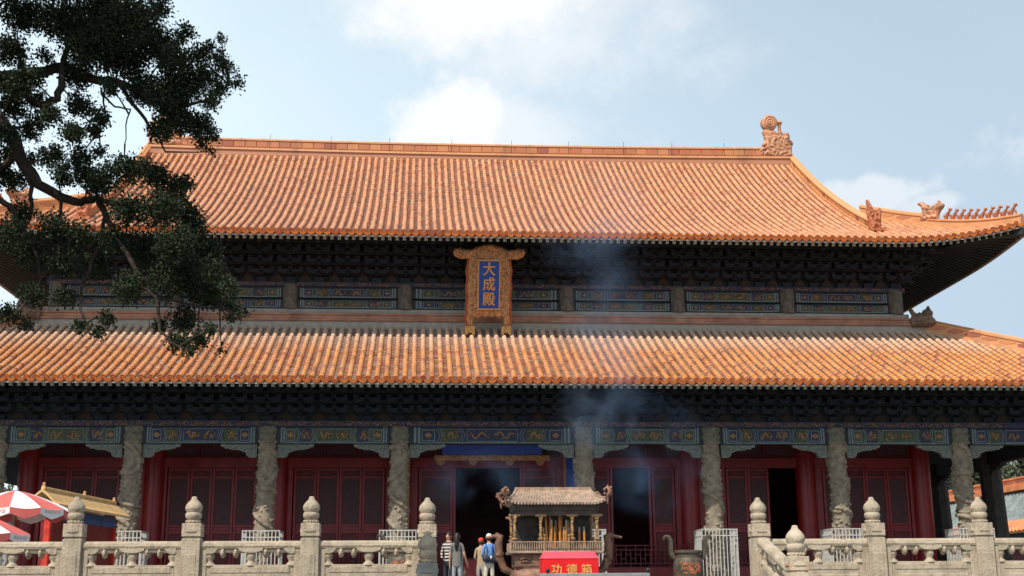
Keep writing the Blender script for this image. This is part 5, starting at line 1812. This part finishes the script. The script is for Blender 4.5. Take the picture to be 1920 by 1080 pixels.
# 4: blue shirt, white cap, shoulder bag, cream trousers
M_BLUESH = mat('blue_shirt', (.15, .31, .58), .85, .15, 9); M_CREAM = mat('cream_trousers', (.62, .55, .45), .9, .1, 9); M_BLKBAG = mat('black_bag', (.02, .024, .035), .6, .2, 8); M_STRAP = mat('blue_strap', (.03, .06, .26), .7, .15, 8)
def ex4(kid):
    q = MB(); q.blob((0, .0, 1.655), (.098, .110, .080), amp=.05, nu=18, nv=12); q.box((0, -.12, 1.64), (.13, .09, .012), rx=R(-12)); kid('cap', q, mat('white_cap', (.66, .70, .74), .8, .05, 8))
    q = MB(); q.blob((0, .03, 1.585), (.088, .085, .06), amp=.1, nu=14, nv=8); kid('hair', q, M_HAIR)
    q = MB(); q.blob((-.10, .17, 1.02), (.16, .09, .12), amp=.12, nu=14, nv=10); q.blob((.12, .16, 1.02), (.13, .08, .10), amp=.12, nu=12, nv=8); kid('shoulder_bag', q, M_BLKBAG)
    q = MB()
    for s_ in (-1, 1): q.tube([(s_*.11, -.06, 1.40), (s_*.115, .06, 1.44), (s_*.08, .125, 1.30), (s_*.12, .14, 1.10)], .018, 6)
    kid('strap', q, M_STRAP)
    q = MB(); q.blob((-.03, .235, 1.06), (.03, .02, .05), amp=.1, nu=8, nv=6); kid('tag', q, M_UWHITE)
person(pp(917, -9.8), R(185), 1.66, 'person in light blue shirt and white cap with dark shoulder bag', [
    (M_SKIN, lambda x, y, z: z > 1.445 or (abs(x) > .20 and z < 1.0)), (M_BLUESH, lambda x, y, z: z > .90), (M_CREAM, lambda x, y, z: True)],
    (((-.235, .0, 1.12), (-.16, -.20, 1.08)), ((.235, .0, 1.12), (.16, -.20, 1.08))), .09, extras=ex4)

# ------------------------------------------------------------------ the old cypress in front on the left
TD = -35.3
PXM = 10.3/F_PX               # metres per photograph pixel at the tree
M_BARK = mat('cypress_bark', (.045, .035, .028), .95, .3, 9.0, bump=.9, bscale=30, spec=.1)
leaf_m = bpy.data.materials.new('cypress_leaf'); leaf_m.use_nodes = True
t = leaf_m.node_tree
p = t.nodes['Principled BSDF']
ca = N(t, 'ShaderNodeAttribute', attribute_name='tone')
t.links.new(mixc(t, ca.outputs['Fac'], (.011, .019, .010), (.040, .056, .026)), p.inputs['Base Color'])
p.inputs['Roughness'].default_value = .7
p.inputs['Specular IOR Level'].default_value = .15
tree = thing('cypress_tree', 'old dark green cypress hanging its branches over the left of the picture', 'tree', (-8.9, TD, -1.2))
tb = Vector((-8.9, TD, -1.2))
rs = random.Random(21)
def tp(px, py, dy=0.): return at(px, py, TD+dy)-tb
limbs = [
    ([(-310, 900, .1), (-330, 620, .0), (-280, 420, .1), (-180, 330, .1), (-70, 240, .0), (0, 226, -.1), (28, 262, -.1), (46, 312, -.05), (72, 346, 0), (115, 370, .05), (152, 380, .1), (182, 372, .1), (198, 402, .05), (216, 440, 0), (246, 490, -.1), (266, 540, -.15), (292, 556, -.2), (299, 620, -.2), (335, 650, -.25)],
     [42, 40, 36, 30, 22, 16, 14, 13, 11, 10, 9, 8, 7, 6, 5.2, 4.6, 4, 3, 1.6]),
    ([(-280, 420, .1), (-180, 200, .2), (-60, 160, .2), (0, 146, .2), (60, 136, .2), (120, 126, .15), (180, 150, .1), (216, 152, .1), (262, 172, .05), (322, 205, .0), (380, 190, -.1), (430, 160, -.1)],
     [30, 24, 18, 15, 13, 12, 10, 8, 6.5, 5, 3, 1.5]),
    ([(40, 120, .15), (45, 165, .1), (60, 190, .05), (85, 198, 0), (108, 186, 0), (116, 150, .05), (120, 110, .1), (135, 70, .2), (170, 30, .2), (220, 5, .2)], [9, 9, 9, 9, 8.5, 8, 7, 6, 5, 4]),
    ([(-60, 360, .2), (0, 316, .1), (30, 290, .0), (50, 308, -.05)], [12, 9, 8, 8]),
    ([(-40, 380, -.1), (0, 375, -.1), (22, 388, -.1), (42, 432, -.1), (70, 480, -.15), (78, 520, -.2), (60, 560, -.2), (30, 590, -.2)], [8, 7, 6, 5, 4, 3, 2.4, 1.5]),
    ([(46, 312, -.05), (60, 350, 0), (58, 400, .1), (44, 440, .1)], [6, 5, 3.5, 2]),
    ([(198, 402, .05), (182, 470, -.05), (156, 530, -.1), (150, 580, -.15), (162, 606, -.2), (148, 628, -.2)], [4.5, 4, 3.4, 2.8, 2.2, 1.5]),
    ([(246, 490, -.1), (300, 560, -.05), (352, 570, 0), (412, 576, .05)], [4, 3, 2.4, 1.2]),
    ([(182, 372, .1), (240, 392, .15), (300, 386, .2), (350, 400, .2)], [6, 5, 4, 2]),
    ([(216, 152, .1), (262, 210, .05), (290, 250, 0), (310, 285, 0)], [5, 4, 3, 1.5]),
    ([(190, 170, .1), (197, 205, .1), (195, 238, .05), (186, 246, .05)], [2.5, 2, 1.8, 1.2]),
    ([(190, 175, .1), (215, 200, .1), (245, 205, .05), (236, 235, 0), (234, 270, 0)], [2.5, 2.2, 1.8, 1.4, 1]),
    ([(216, 440, 0), (280, 450, .1), (340, 480, .1), (390, 500, .1)], [4, 3, 2.4, 1.3]),
    ([(115, 370, .05), (110, 420, .1), (90, 460, .1), (110, 500, .05)], [4, 3, 2.4, 1.5]),
]
lp = []
for i, (pts, rad) in enumerate(limbs):
    P = [tp(x, y, dy) for x, y, dy in pts]
    # subdivide and roughen
    Q, RR = [], []
    for k in range(len(P)-1):
        for s_ in range(3):
            f_ = s_/3
            w = P[k].lerp(P[k+1], f_)
            if s_: w += Vector((rs.uniform(-1, 1), rs.uniform(-1, 1), rs.uniform(-1, 1)))*.012
            Q.append(w); RR.append((rad[k]*(1-f_)+rad[k+1]*f_)*PXM*.86)
    Q.append(P[-1]); RR.append(rad[-1]*PXM)
    q = MB(); q.tube(Q, RR, 10)
    q.build('trunk' if i == 0 else 'limb', M_BARK, tree, smooth=60)
    lp += Q
q = MB(); q.tube([Vector((0, 0, -.1)), Vector((.02, .0, .6)), tp(-315, 950)], [.34, .27, .19], 14); q.build('trunk_base', M_BARK, tree, smooth=60)
clumps = []
def cl(*L, dens=1.):
    for x, y, r_ in L: clumps.append((x, y, r_, dens))
cl((40, 25, 55), (115, 35, 60), (190, 25, 65), (255, 35, 55), (290, 85, 60), (235, 110, 60), (170, 95, 60), (330, 120, 48), (20, 95, 40), (345, 165, 48), (310, 180, 50), (265, 165, 45), (330, 222, 42), (375, 236, 38), (300, 245, 30), (215, 60, 60), (150, 60, 55), (140, 140, 40), (60, 145, 30), dens=1.35)
cl((345, 60, 26), (300, 15, 30), (375, 105, 28), (412, 110, 24), (385, 145, 35), (425, 128, 18), (445, 155, 14), (395, 190, 26), (412, 165, 22), (402, 258, 16), (392, 88, 15), (415, 75, 10), (85, 105, 20), (8, 160, 30), (380, 275, 14), (400, 285, 6), dens=.95)
cl((25, 200, 36), (95, 215, 26), (150, 200, 34), (190, 222, 24), (55, 245, 28), (135, 250, 30), (175, 245, 22), (15, 290, 28), (95, 292, 30), (150, 300, 30), (120, 330, 28), (185, 285, 16), (75, 185, 18), (205, 165, 22), (60, 300, 18), (30, 340, 24), (10, 250, 30), (30, 160, 34), (5, 330, 30), (75, 225, 22), dens=1.25)
cl((200, 335, 40), (245, 315, 40), (290, 330, 36), (325, 352, 34), (345, 395, 34), (300, 395, 50), (240, 395, 45), (180, 350, 30), (160, 330, 30), (350, 345, 20), (365, 420, 28), dens=1.15)
cl((360, 440, 42), (380, 470, 38), (330, 460, 50), (270, 470, 50), (400, 505, 30), (415, 545, 32), (430, 575, 22), (370, 540, 45), (310, 530, 45), (240, 540, 40), (180, 500, 38), (120, 490, 40), (60, 470, 45), (20, 440, 38), (100, 425, 40), (40, 400, 34), (150, 440, 35), (205, 450, 36), (430, 540, 22), (395, 560, 30), (445, 590, 12), (400, 470, 24), (340, 500, 45), dens=.95)
cl((120, 560, 24), (60, 555, 26), (15, 590, 26), (200, 598, 18), (185, 626, 14), (150, 612, 14), (345, 600, 34), (335, 645, 26), (372, 640, 22), (300, 612, 18), (395, 618, 14), (415, 657, 6), (430, 600, 8), (462, 588, 6), (50, 610, 14), (355, 660, 12), dens=1.2)
verts, tones = [], []
def leaves(c, r_, n, size, dy):
    """sprays of scale leaves spread through a clump"""
    d = rng.normal(size=(n, 3)); d /= np.linalg.norm(d, axis=1)[:, None]
    rad = rng.random(n)**.45
    pos = np.array(c)+d*rad[:, None]*np.array([r_, dy, r_*.92])
    # pull together into tufts
    nt = max(3, n//9)
    cen = pos[rng.integers(0, n, nt)]
    pos = cen[rng.integers(0, nt, n)]*.78+pos*.22+rng.normal(size=(n, 3))*size*.9
    ax = rng.normal(size=(n, 3))+np.array([0, -.1, .5]); ax /= np.linalg.norm(ax, axis=1)[:, None]
    sd_ = np.cross(ax, rng.normal(size=(n, 3))); sd_ /= np.linalg.norm(sd_, axis=1)[:, None]
    ln = size*(.7+.8*rng.random(n))[:, None]; wd = ln*(.26+.14*rng.random(n))[:, None]
    quad_ = np.stack([pos, pos+ax*ln*.5+sd_*wd, pos+ax*ln, pos+ax*ln*.5-sd_*wd], axis=1)
    verts.append(quad_.reshape(-1, 3))
    tones.append(rng.random(n)*.8+rng.random()*.2)
tw = MB()
for (x, y, r_, dens) in clumps:
    dy0 = rs.uniform(-.45, .35)
    c = tp(x, y, dy0)
    rm = r_*PXM
    leaves(c, rm, int(dens*1.0*r_*r_*.80)+22, .023, rm*1.2)
    # twigs feeding the clump
    near = min(lp, key=lambda w: (w-c).length)
    mid = near.lerp(c, .55)+Vector((rs.uniform(-1, 1), rs.uniform(-1, 1), rs.uniform(-.3, 1)))*rm*.25
    tw.tube([near, mid, c], [.0085, .006, .003], 5, caps=False)
    for k in range(int(3+r_/9)):
        e = c+Vector((rs.uniform(-1, 1), rs.uniform(-1, 1), rs.uniform(-1, 1)))*rm*.95
        tw.tube([c, c.lerp(e, .5)+Vector((0, 0, rs.uniform(-.2, .2)*rm)), e], [.004, .003, .0015], 4, caps=False)
stuff(tw.build('twigs', M_BARK, tree))
# the part of the crown outside the picture, above and to the left
for k in range(190):
    if k < 115: x, y = rs.uniform(-800, -150), rs.uniform(-520, 520)
    else: x, y = rs.uniform(-250, 330), rs.uniform(-560, -150)
    leaves(tp(x, y, rs.uniform(-1.3, 1.0)), rs.uniform(75, 120)*PXM, 420, .075, .5)
vv = np.concatenate(verts); tt = np.concatenate(tones)
nq = len(vv)//4
me = bpy.data.meshes.new('crown')
me.vertices.add(len(vv)); me.vertices.foreach_set('co', vv.astype(np.float32).ravel())
me.loops.add(nq*4); me.loops.foreach_set('vertex_index', np.arange(nq*4, dtype=np.int32))
me.polygons.add(nq); me.polygons.foreach_set('loop_start', np.arange(0, nq*4, 4, dtype=np.int32)); me.polygons.foreach_set('loop_total', np.full(nq, 4, dtype=np.int32))
a_ = me.attributes.new('tone', 'FLOAT', 'FACE'); a_.data.foreach_set('value', tt.astype(np.float32))
me.materials.append(leaf_m); me.update(); me.validate()
link('crown', me, tree)

# ------------------------------------------------------------------ beyond the hall
M_GREYTILE = mat('grey_roof_tile', (.22, .255, .25), .8, .3, 1.5, dirt=(.32, .34, .32), dirt_amt=.6, dirt_scale=1.5)
M_ORTRIM = mat('orange_trim_tile', (.60, .19, .05), .5, .25, 1.2, bump=.2)
for sg, lab in ((1, 'long side corridor with grey tiled roof and orange ridge seen past the right columns'), (-1, 'long side corridor with grey tiled roof and orange ridge beyond the left gallery')):
    cr = thing('side_corridor', lab, 'corridor', (sg*36.5, 36, -1.2), 0, 'corridors on both sides of the courtyard')
    X0 = lambda x: sg*x
    y0, y1 = -60, 55
    # roof towards the hall: grey tiles with orange ridge and eave courses
    zr, ze = 7.95, 4.75
    q = MB()
    q.add([(-sg*4.2, y0, ze), (-sg*4.2, y1, ze), (0, y1, zr), (0, y0, zr), (sg*4.2, y0, ze), (sg*4.2, y1, ze)], [(0, 1, 2, 3), (3, 2, 5, 4)])
    if sg > 0:
        rf = q.build('roof', M_GREYTILE, cr)
    else:
        rf = q.build('roof', M_GREYTILE, cr)
    q = MB()
    for k in range(230):
        y = y0+.25+k*.5
        q.tube([(-sg*4.1, y, ze+.12), (-sg*.2, y, zr-.02)], .10, 5, caps=False)
    stuff(q.build('round_tiles', M_GREYTILE, rf))
    q = MB(); q.span((-.28, y0, zr-.1), (.28, y1, zr+.55)); q.box((0, (y0+y1)/2, zr+.62), (.8, y1-y0, .12)); q.span((-sg*.3, y0, zr-.25), (-sg*.95, y1, zr+.05)); q.build('ridge', M_ORTRIM, rf)
    q = MB()
    for k in range(230):
        y = y0+.25+k*.5
        q.tube([(-sg*4.32, y, ze+.08), (-sg*3.3, y, ze+.78)], .13, 6)
    stuff(q.build('eave_tiles', M_ORTRIM, rf))
    q = MB(); q.span((-sg*3.9, y0, ze-.5), (-sg*3.4, y1, ze)); q.build('eave_beam', M_PAINT_DK, cr)
    q = MB(); q.span((sg*.5, y0, 0), (sg*3.2, y1, ze+.3)); q.build('wall', M_RED, cr)
    for k in range(24):
        q = MB(); q.lathe([(.3, 0), (.2, .2), (.2, ze-.5)], 10, (-sg*3.6, y0+2+k*4.8, 0)); q.build('column', M_RED_COL, cr, smooth=40)

# trees behind the corridors
M_BGLEAF = leaf_m.copy(); M_BGLEAF.name = 'far_leaf'
nt = M_BGLEAF.node_tree
for n in nt.nodes:
    if n.type == 'MIX': n.inputs[6].default_value = (.035, .048, .028, 1); n.inputs[7].default_value = (.14, .155, .105, 1)
def far_tree(loc, h, rad, lab):
    tr = thing('cypress_tree', lab, 'tree', loc, 0, 'trees behind the corridors')
    q = MB(); q.tube([(0, 0, 0), (.1, 0, h*.4), (0, .1, h*.8)], [.35, .25, .08], 8); q.build('trunk', M_BARK, tr, smooth=60)
    for k in range(5):
        a = k*1.3
        q = MB(); q.tube([(0, 0, h*(.4+.08*k)), (rad*.5*math.cos(a), rad*.5*math.sin(a), h*(.5+.08*k))], [.12, .04], 6); q.build('limb', M_BARK, tr)
    n = 11000
    d = rng.normal(size=(n, 3)); d /= np.linalg.norm(d, axis=1)[:, None]
    blobs = rng.normal(size=(16, 3))*np.array([rad*.42, rad*.42, h*.16])+np.array([0, 0, h*.68])
    pos = blobs[rng.integers(0, 16, n)]+d*(rng.random(n)**.4)[:, None]*rad*.42
    ax = rng.normal(size=(n, 3)); ax /= np.linalg.norm(ax, axis=1)[:, None]
    sd_ = np.cross(ax, rng.normal(size=(n, 3))); sd_ /= np.linalg.norm(sd_, axis=1)[:, None]
    ln = .40*(.6+.8*rng.random(n))[:, None]
    qd = np.stack([pos, pos+ax*ln*.5+sd_*ln*.35, pos+ax*ln, pos+ax*ln*.5-sd_*ln*.35], axis=1).reshape(-1, 3)
    me = bpy.data.meshes.new('crown')
    me.from_pydata([tuple(x) for x in qd], [], [tuple(range(4*k, 4*k+4)) for k in range(n)])
    a_ = me.attributes.new('tone', 'FLOAT', 'FACE'); a_.data.foreach_set('value', rng.random(n).astype(np.float32))
    me.materials.append(M_BGLEAF)
    link('crown', me, tr)
for loc, h, rad, lab in [((44, 44, -1.2), 15, 5, 'grey green tree between the two dark side columns at the right'), ((42, 24, -1.2), 14, 4.5, 'grey green tree at the right edge above the corridor roof'),
                         ((45, 62, -1.2), 16, 5, 'grey green tree just right of the last red column'), ((-36, 68, -1.2), 11.2, 4, 'small treetop seen in the gap left of the first red column')]:
    far_tree(loc, h, rad, lab)

# ------------------------------------------------------------------ incense smoke
def puff_mesh():
    q = MB(); q.blob((0, 0, 0), 1., amp=0, nu=16, nv=10)
    return q
def smoke_mat(name, dens, sc, lo, hi, col):
    ms = bpy.data.materials.new(name)
    ms.use_nodes = True
    t = ms.node_tree
    t.nodes.clear()
    out = N(t, 'ShaderNodeOutputMaterial')
    pv = N(t, 'ShaderNodeVolumePrincipled')
    pv.inputs['Color'].default_value = (*col, 1)
    geo = N(t, 'ShaderNodeNewGeometry')
    ob = N(t, 'ShaderNodeTexCoord').outputs['Object']
    ln = t.nodes.new('ShaderNodeVectorMath'); ln.operation = 'LENGTH'
    t.links.new(ob, ln.inputs[0])
    fall = smooth(t, ln.outputs['Value'], .98, .30)
    ns = N(t, 'ShaderNodeTexNoise', i_Scale=sc, i_Detail=3.0, i_Roughness=.55, i_Distortion=.8)
    t.links.new(geo.outputs['Position'], ns.inputs['Vector'])
    d = math_node(t, 'MULTIPLY', smooth(t, ns.outputs[0], lo, hi), fall)
    t.links.new(math_node(t, 'MULTIPLY', d, dens), pv.inputs['Density'])
    t.links.new(pv.outputs[0], out.inputs['Volume'])
    return ms
SM1 = smoke_mat('smoke_plume', .11, .55, .40, .70, (.42, .62, .95))
SM2 = smoke_mat('smoke_drift', .125, .75, .42, .68, (.34, .56, .95))
SM3 = smoke_mat('smoke_wisp', .22, 1.1, .46, .66, (.50, .66, .92))
PUFF = puff_mesh()
sk = thing('incense_smoke', 'thin bluish incense smoke drifting from the burner up past the eaves', 'smoke', (.75, -14, 1.5))
sk['kind'] = 'stuff'
for m_, c, r_ in [(SM3, (1.0, -13.4, 2.9), (.7, .7, 1.3)), (SM3, (2.0, -11.4, 5.0), (1.0, 1.1, 1.7)), (SM1, (2.5, -10.2, 5.8), (1.5, 1.6, 2.0)), (SM1, (3.4, -7.4, 8.6), (2.0, 2.0, 2.6)), (SM1, (3.2, -5.0, 12.6), (2.6, 1.9, 2.6)),
                  (SM2, (.1, -2.8, 4.1), (3.4, 1.9, 1.3)), (SM2, (5.4, -2.6, 4.2), (2.4, 1.9, 1.7)), (SM2, (4.6, -2.6, 6.3), (3.2, 1.8, 1.1))]:
    o = link('puff', PUFF.mesh('puff', m_, smooth=80), sk)
    o.location = Vector(c)-Vector((.75, -14, 1.5)); o.scale = r_
    o['kind'] = 'stuff'
